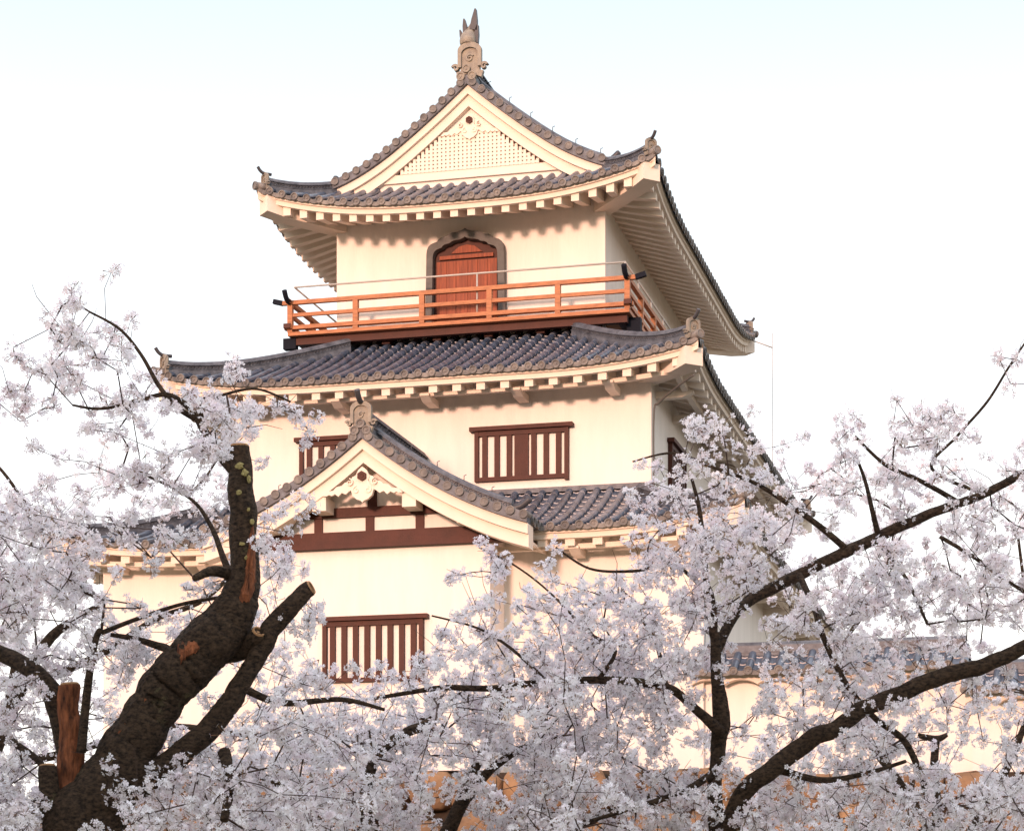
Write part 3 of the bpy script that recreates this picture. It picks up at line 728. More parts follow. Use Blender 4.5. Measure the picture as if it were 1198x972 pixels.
# cables
m = MB(); x, y = MX1 + 0.06, MY0 - 0.04
m.tube(catmull([(x + 1.0, y - 0.95, 13.12), (x + 0.55, y - 0.5, 13.0), (x + 0.12, y - 0.06, 12.82), (x, y, 12.6), (x, y, 10.9)], 6), 0.022, 6); m.build('downlead_cable', M_CABLE, tower)
m = MB(); X = to_r.r[1] + 0.55; m.tube([(X, TY1 + 1.0, 9.0), (X, TY1 + 1.0, 18.4)], 0.012, 5); m.tube([(X, TY1 + 1.0, 18.0), (to_r.r[1] - 0.2, TY1 + 0.9, 18.3)], 0.02, 5); m.build('lightning_wire', M_STEEL, tower)

# ------------------------------------------------------------------ stone base
def stones(m, A, B, z0, z1, out, batter, size, rg):
    """Courses of rounded irregular stones on a battered face from A to B (plan), outward normal out."""
    A = np.array(A, float); B = np.array(B, float); Ld = np.linalg.norm(B - A); t = (B - A) / Ld; z = z0
    while z < z1 - 0.12:
        row = min(rg.uniform(0.75, 1.25) * size, z1 - z); s0 = -rg.uniform(0, 0.5) * size
        while s0 < Ld:
            wd = min(rg.uniform(0.6, 1.9) * size, Ld - s0 + 0.2); hgt = row * rg.uniform(0.78, 1.12)
            ex = rg.uniform(0.5, 0.95); tilt = rg.uniform(-0.22, 0.22); zc = min(z + row / 2 + rg.uniform(-0.08, 0.08), z1 - hgt * 0.5); c = A + t * (s0 + wd / 2) + np.array(out) * batter * (z1 - zc)
            vs = []; fs = []; nu, nv = 10, 6
            for j in range(nv + 1):
                for i in range(nu):
                    th = 2 * math.pi * i / nu; ph = math.pi * (j / nv - 0.5)
                    sx = math.copysign(abs(math.cos(th)) ** ex, math.cos(th)) * math.cos(ph) ** 0.5
                    sy = math.copysign(abs(math.sin(th)) ** 0.6, math.sin(th)) * math.cos(ph) ** 0.5
                    sz = math.copysign(abs(math.sin(ph)) ** 0.55, math.sin(ph))
                    j_ = 1 + rg.uniform(-0.11, 0.11)
                    pl = c + t * (sx * wd * 0.495 * j_) + np.array(out) * (sy * 0.34 * j_)
                    vs.append((pl[0], pl[1], min(zc + sz * hgt * 0.51 * j_ + sx * tilt * hgt * 0.5, z1 + 0.02)))
            for j in range(nv):
                for i in range(nu): fs.append((j * nu + i, j * nu + (i + 1) % nu, (j + 1) * nu + (i + 1) % nu, (j + 1) * nu + i))
            m.add(vs, fs, True); s0 += wd
        z += row
rg = random.Random(4); m = MB()
x0, x1, y0 = LX0 - 0.35, LX1 + 0.35, BY - 0.45
m.hexa([(x0 - 1.6, y0 - 1.5, -0.1), (x1 + 1.6, y0 - 1.5, -0.1), (x1 + 1.6, LY1 + 1.5, -0.1), (x0 - 1.6, LY1 + 1.5, -0.1), (x0 + 0.2, y0 + 0.2, STONE_TOP - 0.03), (x1 - 0.2, y0 + 0.2, STONE_TOP - 0.03), (x1 - 0.2, LY1, STONE_TOP - 0.03), (x0 + 0.2, LY1, STONE_TOP - 0.03)])
core = m; m = MB()
stones(m, (x0, y0), (x1, y0), 0.0, STONE_TOP - 0.02, (0, -1), 0.32, 0.85, rg)
stones(m, (x1, y0), (x1, y0 + 9), 0.0, STONE_TOP - 0.02, (1, 0), 0.32, 0.85, rg)
so = tag(m.build('stone_base', M_STONE), 'battered base of large ochre fieldstones under the white castle tower', 'stone base')
core.build('joint_fill', M_CORE, so)

# ------------------------------------------------------------------ plastered boundary walls to the right of the tower
def boundary_wall(x0, x1, zt, label, y=43.75, base=4.95):
    t = empty('boundary_wall', ((x0 + x1) / 2, y + 0.25, base)); tag(t, label, 'wall', 'tile-capped plaster walls beside the tower')
    m = MB(); m.box(x0 + 0.12, x1 + 0.35, y, y + 0.5, base, zt - 0.02); m.build('wall_face', M_PLASTER, t)
    m = MB(); n = max(2, int((x1 - x0) / 0.62)); wv = (x1 - x0) / n; A = []; B = []
    for i in range(n * 8 + 1):
        x = x0 + (x1 - x0) * i / (n * 8); A.append((x, zt + 0.06)); B.append((x, zt - 0.19 + 0.10 * abs(math.sin(math.pi * (i / 8.0))) ** 0.8))
    m.band_y(A, B, y - 0.30, y - 0.03); m.build('scalloped_eave', M_EAVE, t)
    rf = Roof(x0 - 5, x1 + 5, y - 0.50, y + 1.0, zt + 0.05, lambda c: 0.62 * c, 0.0); mb, md = MB(), MB()
    global SP
    sp = SP; SP = 0.30; tiles(mb, md, rf, 'F', lambda u: 0.62, x0, x1); tiles(mb, md, rf, 'B', lambda u: 0.62, x0, x1, discs=False); SP = sp
    o = mb.build('tile_roof', M_TILE, t); md.build('tile_ends', M_DISC, o)
    m = MB(); zr_ = zt + 0.05 + 0.38; pr = []
    for k in range(4): pr += [(-0.20 + 0.012 * k, k * 0.07), (-0.20 + 0.012 * k, k * 0.07 + 0.052), (-0.165, k * 0.07 + 0.054), (-0.165, k * 0.07 + 0.068)]
    prof = pr + [(-0.12, 0.29), (-0.06, 0.345), (0, 0.36), (0.06, 0.345), (0.12, 0.29)] + [(-a, b) for a, b in reversed(pr)]
    m.sweep([(x0, y + 0.25, zr_ - 0.10), (x1, y + 0.25, zr_ - 0.10)], prof); m.build('ridge_tiles', M_RIDGE, o)
XA = 43.3 * ray_x(806); XB = 43.3 * ray_x(1128)
boundary_wall(XA, XB, 6.93, 'long white plaster wall with grey tile cap running right from the tower corner')
boundary_wall(XB + 0.02, XB + 9.5, 6.42, 'lower stepped stretch of tile-capped white wall at the right edge', y=43.55)
m = MB(); rg = random.Random(8); bx0 = LX1 + 0.9; bx1 = XB + 9.5
m.hexa([(bx0, 41.9, -0.1), (bx1, 41.9, -0.1), (bx1, 47, -0.1), (bx0, 47, -0.1), (bx0, 43.35, 4.93), (bx1, 43.35, 4.93), (bx1, 46, 4.93), (bx0, 46, 4.93)])
core = m; m = MB()
stones(m, (bx0, 43.15), (bx1, 43.15), 0.0, 4.93, (0, -1), 0.30, 0.8, rg)
so = tag(m.build('stone_base', M_STONE), 'ochre fieldstone footing below the plaster walls right of the tower', 'stone base')
core.build('joint_fill', M_CORE, so)

# ------------------------------------------------------------------ cherry trees
# How thickly each part of the view is filled with blossom (0-9), 40 photo pixels to a cell, rows from y = 340 down.
DENS = """
036300000000000000000000000000
246720000000000000000000000003
378875310000000000000000000024
478789886200000000005432322441
033556620000000000035623666632
530475430000000000456665666544
886689665300000002677766665356
999567685200014245588756576667
988412575110026567557766878888
888777566421034379976777766576
775652236321567899977423636854
863344245774677888975346887444
966523577789899887665356785543
956544789999899986663456776334
857999999999977979997687788878
864667899999877788888888778878
""".split()
DENS = np.array([[int(c) for c in r] for r in DENS], float) / 9.4
def dens(u, v):
    x = np.clip(u / 40 - 0.5, 0, 28.999); y = np.clip((v - 340) / 40 - 0.5, 0, 14.999)
    i = x.astype(int); j = y.astype(int); fx = x - i; fy = y - j
    return (DENS[j, i] * (1 - fx) * (1 - fy) + DENS[j, i + 1] * fx * (1 - fy) + DENS[j + 1, i] * (1 - fx) * fy + DENS[j + 1, i + 1] * fx * fy)

def limb_pts(d0, nodes):
    """nodes: (u, v, radius in photo px[, extra depth in m]) -> smooth path and radii"""
    P = []; R = []
    for q in nodes:
        dd = d0 + (q[3] if len(q) > 3 else 0.0); P.append(at(q[0], q[1], dd)); R.append(q[2] / F_PX * dd)
    C = catmull([np.r_[p, r] for p, r in zip(P, R)], 7)
    return C[:, :3], np.maximum(C[:, 3], 0.004)

from mathutils import noise as mn
def relief(m, P, R, sides):
    """push the bark in and out: plates, furrows along the grain and rings round it"""
    L = 0.0
    for i in range(len(P)):
        if i: L += np.linalg.norm(P[i] - P[i - 1])
        for k in range(sides):
            q = i * sides + k; v = np.array(m.v[q]); d = v - P[i]; a = 2 * math.pi * k / sides
            g = (math.cos(a) * R[i] * 26, math.sin(a) * R[i] * 26, L * 8)
            f = mn.turbulence(g, 4, True) * 0.055 - 0.04 + 0.07 * mn.noise((g[0] * 0.22, g[1] * 0.22, L * 3.1)) + 0.02 * mn.noise((g[0], g[1], L * 60))
            m.v[q] = tuple(P[i] + d * (1 + f * min(1.3, 0.11 / R[i] + 0.5)))
class Tree:
    def __init__(s, d, label, base_px):
        p = at(*base_px, d); s.d = d; s.rg = np.random.default_rng(int(d * 100))
        s.t = empty('cherry_tree', (p[0], p[1], 0.0)); tag(s.t, label, 'tree', 'flowering cherry trees')
        s.nodes = []; s.mask = []; s.twig = MB(); s.k = 0
    def wood(s, name, nodes, noise=0.05, sides=12, grow=True, cut=False, mt=None):
        P, R = limb_pts(s.d, nodes); s.k += 1
        if R.max() > 0.03:                                # gnarled outline
            wob = s.rg.normal(0, 1, (len(P), 3)); wob = (wob + np.roll(wob, 1, 0) + np.roll(wob, 2, 0)) / 3; wob[0] = 0
            P = P + wob * R[:, None] * 0.10
        m = MB(); big = R.max() > 0.045
        if big:                                           # resample fine for bark relief
            L = np.r_[0, np.cumsum(np.linalg.norm(np.diff(P, axis=0), axis=1))]; n = int(L[-1] / 0.018) + 2; q = np.linspace(0, L[-1], n)
            P2 = np.stack([np.interp(q, L, P[:, k]) for k in range(3)], 1); R2 = np.interp(q, L, R)
            m.tube(P2, R2, 44, noise=0.02, seed=s.k); relief(m, P2, R2, 44)
        else: m.tube(P, R, sides, noise=noise, seed=s.k)
        o = m.build(name, mt or M_BARK, s.t)
        if cut:
            m = MB(); t = P[-1] - P[-2]; m.disc(P[-1] + t / np.linalg.norm(t) * 0.004, t, R[-1] * 0.9, 0.01, 14); m.build('sawn_end', M_CUTWOOD, o)
        if grow:
            for p, r in zip(P, R): s.nodes.append((p, r))
        for q in nodes: s.mask.append(q)
        s.last = (P, R); return o
    def sample(s, n, region, spread=0.55, clear=None):
        """blossom bunch positions drawn from the density map inside region(u, v) -> weight"""
        out = []; g_ = s.rg.uniform(0, 1, (40, 60)); n0 = int(n / 2.6)
        def clump(u, v):                                  # patchy, so that bunches gather and gaps stay open
            x = (u + 100) / 26; y = (v - 300) / 26; i = x.astype(int); j = y.astype(int); fx = x - i; fy = y - j
            q = g_[j, i] * (1 - fx) * (1 - fy) + g_[j, i + 1] * fx * (1 - fy) + g_[j + 1, i] * (1 - fx) * fy + g_[j + 1, i + 1] * fx * fy
            return np.clip((q - 0.33) * 3.2, 0.0, 1)
        while len(out) < n0:
            u = s.rg.uniform(-60, 1260, 4000); v = s.rg.uniform(335, 1010, 4000)
            D = dens(u, v); w_ = D ** 1.6 * (clump(u, v) * (1 - D * D) + D * D) * region(u, v); k = s.rg.uniform(0, 1, 4000) < w_
            for a, b in zip(u[k], v[k]):
                dd = s.d + s.rg.normal(0, spread)
                if clear and s.rg.uniform() < (0.86 if s.d < 13 else 0.66) and clear(a, b): dd = s.d + abs(s.rg.normal(0.45, 0.3)) + 0.3
                out.append(at(a, b, dd))
        out = np.array(out[:n0]); k = s.rg.integers(1, 5, n0); kid = np.repeat(out, k, 0)
        kid = kid + s.rg.normal(0, 1, kid.shape) * (0.075, 0.075, 0.05)
        return kid
    def grow(s, C):
        """Join every bunch to the limbs by twigs that branch off one another and thicken towards the limb."""
        N = np.array([p for p, r in s.nodes]); plen = [0.0] * len(N); par = [-1] * len(N); pos = list(N); nb = len(N)
        n = len(C); done = np.zeros(n, bool)
        best = np.full(n, 1e9); bi = np.zeros(n, int)
        def upd(i0):
            for i in range(i0, len(pos)):
                d = np.linalg.norm(C - pos[i], axis=1) + 0.22 * plen[i]
                k = d < best; best[k] = d[k]; bi[k] = i
        upd(0); joins = []
        for _ in range(n):
            j = int(np.argmin(np.where(done, 1e9, best))); done[j] = True; a = bi[j]; i0 = len(pos)
            A, B = pos[a], C[j]; L = np.linalg.norm(B - A); seg = max(1, int(L / 0.16)); prev = a
            side = s.rg.normal(0, 0.10 * L, 3); side[2] += 0.05 * L
            for q in range(1, seg + 1):
                t = q / seg; p = A + (B - A) * t + side * math.sin(math.pi * t) * (1 if seg > 1 else 0)
                pos.append(p); par.append(prev); plen.append(plen[prev] + L / seg); prev = len(pos) - 1
            upd(i0)
        cnt = np.zeros(len(pos)); has = np.zeros(len(pos), bool)
        for i in range(len(pos) - 1, nb - 1, -1):
            cnt[i] += 0.25; has[par[i]] = True; cnt[par[i]] += cnt[i]
        rad = 0.0021 * np.maximum(cnt, 0.25) ** 0.42 * 1.25
        kids = {}
        for i in range(nb, len(pos)): kids.setdefault(par[i], []).append(i)
        started = set(); m = s.twig
        order = [i for i in range(nb, len(pos)) if par[i] < nb]
        stack = [(par[i], i) for i in order]
        while stack:
            p0, i = stack.pop(); path = [pos[p0], pos[i]]; rr = [rad[i], rad[i]]
            while i in kids:
                ks = sorted(kids[i], key=lambda k: -cnt[k])
                for k in ks[1:]: stack.append((i, k))
                i = ks[0]; path.append(pos[i]); rr.append(rad[i])
            if len(path) == 2: path = [path[0], (path[0] + path[1]) / 2 + s.rg.normal(0, 0.008, 3), path[1]]; rr = [rr[0], rr[0], rr[1]]
            d_ = path[-1] - path[-2]
            m.tube(path, rr, 5, cap=False)
        s.tips = pos[nb:]; s.tiprad = rad[nb:]
        # sprays of bare twig tips poking past the blossom
        for c in C[s.rg.uniform(0, 1, n) < 0.13]:
            dv = s.rg.normal(0, 1, 3); dv[2] = abs(dv[2]) * 0.8 + 0.1; dv /= np.linalg.norm(dv); L = s.rg.uniform(0.08, 0.26)
            m.tube([c, c + dv * L * 0.5 + s.rg.normal(0, 0.012, 3), c + dv * L], [0.0024, 0.0019, 0.0012], 4, cap=False)
        m.build('twigs', M_TWIG, s.t)
    def bloom(s, C, size=0.0175, per=(12, 25), spread=0.042):
        rg = s.rg; cen = []; nor = []; cl = []
        for c in C:
            k = rg.integers(*per); dv = rg.normal(0, 1, (k, 3)); dv /= np.linalg.norm(dv, axis=1)[:, None]
            st = rg.normal(0, 1, 3); st /= np.linalg.norm(st); sc = rg.uniform(0.75, 1.3)
            p = c + dv * spread * sc * rg.uniform(0.55, 1.1, (k, 1)) + st * rg.uniform(-0.04, 0.04, (k, 1)) * sc
            cen.append(p); nor.append(dv + rg.normal(0, 0.35, (k, 3))); cl.append(np.repeat(c[None], k, 0))
        cen = np.concatenate(cen); nor = np.concatenate(nor); cl = np.concatenate(cl)
        # loose flowers strung along the finer twigs
        T = np.array(s.tips); T = T[np.array(s.tiprad) < 0.007]
        if len(T):
            T = T[rg.uniform(0, 1, len(T)) < 0.40]; T = np.repeat(T, 3, 0); off = rg.normal(0, 1, T.shape); off /= np.linalg.norm(off, axis=1)[:, None]
            cen = np.concatenate([cen, T + off * rg.uniform(0.02, 0.05, (len(T), 1))]); nor = np.concatenate([nor, off + rg.normal(0, .3, T.shape)]); cl = np.concatenate([cl, T])
        nor /= np.linalg.norm(nor, axis=1)[:, None]; n = len(cen)
        a = np.cross(nor, rg.normal(0, 1, (n, 3))); a /= np.linalg.norm(a, axis=1)[:, None]; b = np.cross(nor, a)
        R = size * rg.uniform(0.8, 1.15, n); cup = rg.uniform(0.05, 0.55, n)
        ph = rg.uniform(0, 6.28, n); V = np.zeros((n, 5, 5, 3))
        for k in range(5):
            t = ph + k * 2 * math.pi / 5
            for q, (rr, dt) in enumerate(((0.06, 0.0), (0.66, -0.52), (0.99, -0.27), (0.99, 0.27), (0.66, 0.52))):
                ang = t + dt; r_ = R * rr
                V[:, k, q] = cen + (np.cos(ang) * r_)[:, None] * a + (np.sin(ang) * r_)[:, None] * b + nor * (cup * R * rr * rr)[:, None]
        quads(V.reshape(-1, 3), 'blossoms', M_PETAL, s.t, 5)
        # reddish calyces and stalks
        kp = rg.uniform(0, 1, n) < 0.45; cen, nor, cl, R, a, b = cen[kp], nor[kp], cl[kp], R[kp], a[kp], b[kp]; m_ = len(cen)
        V2 = np.zeros((m_, 2, 4, 3)); base = cen - nor * (R * 0.05)[:, None]
        for q, ax in enumerate((a, b)):
            wd = 0.0028
            mid = base - nor * 0.009
            V2[:, q, 0] = base - ax * wd; V2[:, q, 1] = base + ax * wd; V2[:, q, 2] = mid + (cl - mid) * 0.75 + ax * 0.0008; V2[:, q, 3] = mid + (cl - mid) * 0.75 - ax * 0.0008
        quads(V2.reshape(-1, 3), 'flower_stalks', M_CALYX, s.t)
        return n
def quads(V, name, mt, parent, m=4):
    n = len(V) // m; c = (V.min(0) + V.max(0)) / 2; me = bpy.data.meshes.new(name)
    me.vertices.add(len(V)); me.vertices.foreach_set('co', (V - c).ravel())
    me.loops.add(len(V)); me.loops.foreach_set('vertex_index', np.arange(len(V)))
    me.polygons.add(n); me.polygons.foreach_set('loop_start', np.arange(n) * m); me.update(calc_edges=True)
    o = link_mesh(name, me, mt, parent, c)
    return o

def seg_mask(nodes, pad):
    """is a photo point on top of these thick limbs?"""
    def f(u, v):
        for a, b in zip(nodes[:-1], nodes[1:]):
            ax, ay, bx, by = a[0], a[1], b[0], b[1]; L2 = (bx - ax) ** 2 + (by - ay) ** 2 + 1e-9
            t = max(0, min(1, ((u - ax) * (bx - ax) + (v - ay) * (by - ay)) / L2))
            if math.hypot(u - ax - t * (bx - ax), v - ay - t * (by - ay)) < a[2] + (b[2] - a[2]) * t + pad: return True
        return False
    return f
total = 0
# the old pruned tree on the left
T = Tree(12.5, 'old pruned cherry tree with thick dark trunk sawn off at the top, left foreground', (70, 1300))
trunk_n = [(70, 1440, 60), (92, 1010, 50), (114, 942, 42), (148, 880, 33), (178, 833, 29.5), (204, 796, 31), (225, 768, 32), (256, 738, 31), (277, 708, 25), (285, 675, 18.5), (285, 640, 16.5), (284, 590, 16), (281, 523, 12.8)]
T.wood('trunk', trunk_n, 0.07, 30, cut=True)
second_n = [(120, 945, 20), (192, 898, 15), (243, 853, 13.5), (270, 819, 13), (288, 790, 11), (303, 764, 11.5), (323, 728, 12), (345, 704, 10.5), (363, 687, 9.5)]
T.wood('limb', second_n, 0.07, 20, cut=True)
T.wood('limb', [(252, 760, 20, 0.1), (285, 758, 13, 0.05), (303, 740, 9, -0.05)], 0.05, 14, cut=True)
T.wood('limb', [(80, 965, 22), (84, 890, 16), (82, 840, 13), (82, 800, 12.5)], 0.06, 16, cut=True, mt=M_BAREWOOD)
T.wood('limb', [(84, 905, 14, 0.05), (72, 835, 14, 0.1), (45, 790, 11, 0.1), (0, 764, 9.5, 0.2), (-60, 745, 8, 0.3)], 0.06, 14)
T.wood('limb', [(70, 985, 16), (58, 935, 13, -0.1), (56, 897, 11, -0.1)], 0.06, 14, cut=True)
T.wood('limb', [(95, 880, 6, -0.1), (103, 800, 5, -0.1), (112, 748, 4, -0.1), (119, 736, 4, -0.1)], 0.03, 8)
T.wood('limb', [(119, 740, 3, -0.1), (165, 722, 2.5), (215, 706, 2.2), (262, 698, 2)], 0.0, 6)
T.wood('limb', [(205, 765, 7, -0.1), (190, 757, 5), (160, 748, 3.6), (130, 742, 2.5)], 0.02, 8)
T.wood('limb', [(278, 555, 7.5), (262, 538, 6), (240, 505, 5), (222, 478, 4), (195, 462, 3), (165, 468, 2.4), (120, 478, 1.8), (85, 474, 1.4)], 0.02, 8)
T.wood('limb', [(228, 490, 3.6), (205, 475, 3.2), (185, 450, 2.8), (165, 415, 2.2), (140, 385, 1.8), (105, 365, 1.3)], 0.02, 7)
T.wood('limb', [(240, 505, 3), (235, 470, 2.2, -0.1), (260, 462, 1.8, -0.2), (300, 455, 1.4, -0.2), (340, 470, 1.2, -0.2)], 0.0, 6)
T.wood('limb', [(278, 690, 5, 0.1), (262, 655, 4, 0.2), (248, 618, 3, 0.3), (225, 585, 2, 0.4), (180, 560, 1.6, 0.4), (140, 545, 1.2, 0.4)], 0.02, 7)
T.wood('limb', [(268, 672, 7, 0), (248, 668, 6, -0.1), (228, 676, 4, -0.2)], 0.03, 8)
T.wood('limb', [(262, 880, 8, -0.1), (268, 915, 6, -0.3), (262, 960, 5, -0.4)], 0.02, 8)
T.wood('limb', [(285, 805, 5, 0.3), (330, 822, 4, 0.4), (400, 818, 3, 0.5), (450, 830, 2, 0.5)], 0.02, 7)
T.wood('limb', [(-40, 850, 5, 0.2), (0, 861, 4.5, 0.2), (40, 885, 4, 0.1), (60, 910, 4, 0)], 0.02, 7)
m = MB()                                                  # bare heartwood scar down the trunk and lichen patches
P, R = limb_pts(12.5, trunk_n)
def on_trunk(u, v, q):                                    # point on the viewer's side of a trunk
    return at(u, v, 12.5 - q / F_PX * 12.5)
def patch(outline, trunk_pts, lift, name, mt, seed):
    """thin uneven plate hugging the rounded face of the trunk"""
    rg = np.random.default_rng(seed); cu, cv = np.mean(outline, 0); vs = []; fs = []; n = len(outline); rings = 4
    def depth(u, v):
        bd = 1e9; out_ = 0
        for a, b in zip(trunk_pts[:-1], trunk_pts[1:]):
            L2 = (b[0] - a[0]) ** 2 + (b[1] - a[1]) ** 2; t = max(0, min(1, ((u - a[0]) * (b[0] - a[0]) + (v - a[1]) * (b[1] - a[1])) / L2))
            dd = math.hypot(u - a[0] - t * (b[0] - a[0]), v - a[1] - t * (b[1] - a[1])); r = a[2] + (b[2] - a[2]) * t
            if dd - r < bd: bd = dd - r; out_ = math.sqrt(max(0.0, r * r - min(dd, r) ** 2))
        return out_
    vs.append(on_trunk(cu, cv, depth(cu, cv) * 1.06 + lift * 1.6))
    for k in range(1, rings + 1):
        for (u, v) in outline:
            f_ = k / rings; uu = cu + (u - cu) * f_; vv = cv + (v - cv) * f_
            q = depth(uu, vv) * 1.06 + (lift * (1.7 - f_ * f_) if k < rings else -2.5) + rg.normal(0, 0.35)
            vs.append(on_trunk(uu, vv, q))
    for i in range(n): fs.append((0, 1 + i, 1 + (i + 1) % n))
    for k in range(rings - 1):
        for i in range(n): a = 1 + k * n; fs.append((a + i, a + n + i, a + n + (i + 1) % n, a + (i + 1) % n))
    mb = MB(); mb.add(vs, fs); return mb.build(name, mt, T.t)
def rough(o, per, amp):
    rg = np.random.default_rng(len(o) + int(o[0][0])); out = []
    for a, b in zip(o, o[1:] + o[:1]):
        for k in range(per): out.append((a[0] + (b[0] - a[0]) * k / per + rg.normal(0, amp * 0.6), a[1] + (b[1] - a[1]) * k / per + rg.normal(0, amp)))
    return out
def blob(cu, cv, ru, rv, n=16, seed=1):
    rg = np.random.default_rng(seed); return [(cu + ru * math.cos(t) * rg.uniform(.7, 1.15), cv + rv * math.sin(t) * rg.uniform(.7, 1.15)) for t in np.arange(n) * 2 * math.pi / n]
patch(rough([(295, 612), (299, 640), (300, 668), (299, 690), (292, 703), (283, 705), (280, 698), (286, 682), (287, 660), (290, 638)], 4, 1.3), trunk_n, 0.8, 'bare_wood', M_BAREWOOD, 3)
patch(rough([(206, 752), (220, 750), (233, 748), (230, 760), (220, 768), (210, 778), (203, 775)], 4, 2.2), trunk_n, 0.6, 'bare_wood', M_BAREWOOD, 4)
patch(rough([(206, 755), (214, 757), (196, 785), (176, 815), (150, 850), (128, 874), (126, 868), (146, 842), (168, 806), (190, 775)], 4, 1.6), trunk_n, 1.0, 'bare_wood', M_BAREWOOD, 6)
for (u, v, a, b) in ((280, 545, 6, 5), (286, 553, 5, 5), (279, 576, 4.5, 4), (291, 560, 3, 5), (295, 610, 3, 4), (283, 636, 4, 3), (288, 652, 2.5, 3), (169, 812, 5, 4), (291, 596, 2.5, 3)):
    patch(blob(u, v, a, b, 12, int(u * 7 + v)), trunk_n, 0.7, 'lichen', M_LICHEN, int(u + v))
mk1, mk2 = seg_mask(trunk_n[3:], 10), seg_mask(second_n[1:], 6)
mk3 = seg_mask([(84, 890, 16), (82, 800, 13)], 4); mk4 = seg_mask([(72, 835, 14), (45, 790, 11), (0, 764, 9)], 3)
C = T.sample(1200, lambda u, v: np.where((u > 112) & (u < 268) & (v > 615) & (v < 712), 0.15, 1.0) * np.where(v < 560, np.where(u < 420, np.where(u > 250, 1.0, 0.56), 0), np.clip((430 - u) / 120, 0, 1) * np.where(v > 900, 0.9, 0.55)), 0.5, lambda u, v: mk1(u, v) or mk2(u, v) or mk3(u, v) or mk4(u, v))
T.grow(C); total += T.bloom(C)

# a second tree behind it on the left
T = Tree(16.5, 'young flowering cherry tree with slender grey limbs behind the old sawn trunk', (-60, 1150))
T.wood('trunk', [(-90, 1420, 22), (-70, 1100, 19), (-40, 960, 15), (-5, 870, 11), (30, 790, 8)], 0.04, 12)
T.wood('limb', [(30, 790, 8), (60, 745, 6), (95, 720, 4.5), (118, 705, 4), (90, 680, 3.5), (75, 655, 3)], 0.02, 8)
T.wood('limb', [(10, 840, 7), (20, 760, 5.5), (16, 715, 4), (5, 690, 3), (45, 620, 2.4), (20, 575, 2.2), (0, 548, 2), (-30, 520, 1.8)], 0.02, 8)
T.wood('limb', [(30, 800, 6), (110, 770, 4.5), (180, 725, 3.6), (240, 700, 3), (300, 640, 2)], 0.02, 7)
T.wood('limb', [(-20, 900, 7), (80, 880, 5), (190, 850, 4), (300, 860, 3), (380, 850, 2)], 0.02, 7)
C = T.sample(760, lambda u, v: np.where(v > 520, np.clip((400 - u) / 80, 0, 1), 0) * np.where((u > 95) & (u < 270) & (v > 600) & (v < 720), 0.12, 0.9), 0.9)
T.grow(C); total += T.bloom(C, 0.019)

# low tree in the middle
T = Tree(15.0, 'low cherry tree thick with blossom below the barred bay window, centre foreground', (480, 1250))
T.wood('trunk', [(455, 1420, 24), (470, 1150, 19), (500, 1020, 13), (528, 965, 9), (548, 915, 7)], 0.04, 12)
T.wood('limb', [(548, 915, 7), (562, 885, 5), (578, 850, 3.6), (590, 815, 2.2)], 0.02, 8)
T.wood('limb', [(515, 990, 9), (545, 935, 7), (580, 895, 5), (625, 868, 3), (660, 860, 2)], 0.02, 8)
T.wood('limb', [(478, 1090, 12), (430, 960, 8, -0.2), (438, 890, 6.5, -0.3), (470, 860, 6, -0.3), (500, 846, 5.5, -0.3), (520, 826, 4, -0.3)], 0.03, 10)
T.wood('limb', [(478, 1090, 12), (405, 1000, 8), (340, 930, 6), (300, 905, 4), (250, 890, 3)], 0.03, 9)
T.wood('limb', [(500, 1020, 10), (600, 985, 7), (690, 960, 5), (760, 930, 3)], 0.03, 9)
C = T.sample(1250, lambda u, v: np.where(v > 790, np.clip((u - 300) / 70, 0, 1) * np.clip((800 - u) / 120, 0, 1), 0), 0.9)
T.grow(C); total += T.bloom(C)

# the wide tree on the right
T = Tree(14.5, 'wide-spreading cherry tree with dark scarred boughs crossing the right half', (850, 1250))
T.wood('trunk', [(860, 1420, 29), (850, 1120, 22), (842, 990, 12), (836, 930, 8.8), (841, 870, 9), (843, 842, 10.5), (838, 780, 6.8), (836, 740, 6)], 0.07, 16)
T.wood('limb', [(836, 745, 5.5), (832, 700, 4.2), (826, 680, 3.8), (822, 630, 3.4), (817, 590, 2.5), (808, 555, 1.7)], 0.03, 9)
T.wood('limb', [(846, 1010, 13), (866, 932, 11, -0.2), (905, 898, 11, -0.3), (945, 868, 11, -0.3), (980, 850, 10, -0.3), (1010, 830, 9.7, -0.3), (1050, 812, 10, -0.3), (1090, 795, 10, -0.3), (1125, 785, 10, -0.3), (1160, 775, 9.2, -0.3), (1200, 755, 8.4, -0.3), (1280, 715, 6.7, -0.3)], 0.08, 18)
T.wood('limb', [(838, 765, 5.9, 0.2), (862, 715, 6.3, 0.3), (900, 690, 7.1, 0.4), (960, 660, 6.7, 0.4), (1030, 627, 6.7, 0.4), (1090, 600, 5.5, 0.4), (1150, 578, 5, 0.4), (1200, 553, 4.6, 0.4), (1260, 530, 4.2, 0.4)], 0.06, 14)
T.wood('limb', [(842, 855, 7.6, -0.1), (815, 830, 5.5, -0.1), (785, 806, 5, -0.2), (750, 798, 5, -0.2), (700, 795, 4.6, -0.2), (640, 797, 4.2, -0.2), (575, 805, 3.8, -0.2), (520, 804, 3.4, -0.2), (465, 812, 2.5, -0.2), (400, 823, 1.8, -0.2)], 0.04, 10)
T.wood('limb', [(700, 795, 2.9, -0.2), (720, 760, 2.2, -0.2), (690, 740, 1.7, -0.1), (640, 690, 1.3, 0), (600, 660, 1.2, 0), (560, 640, 1)], 0.0, 6)
T.wood('limb', [(640, 797, 2.5, -0.2), (600, 760, 2), (560, 735, 1.5), (505, 720, 1.1)], 0.0, 6)
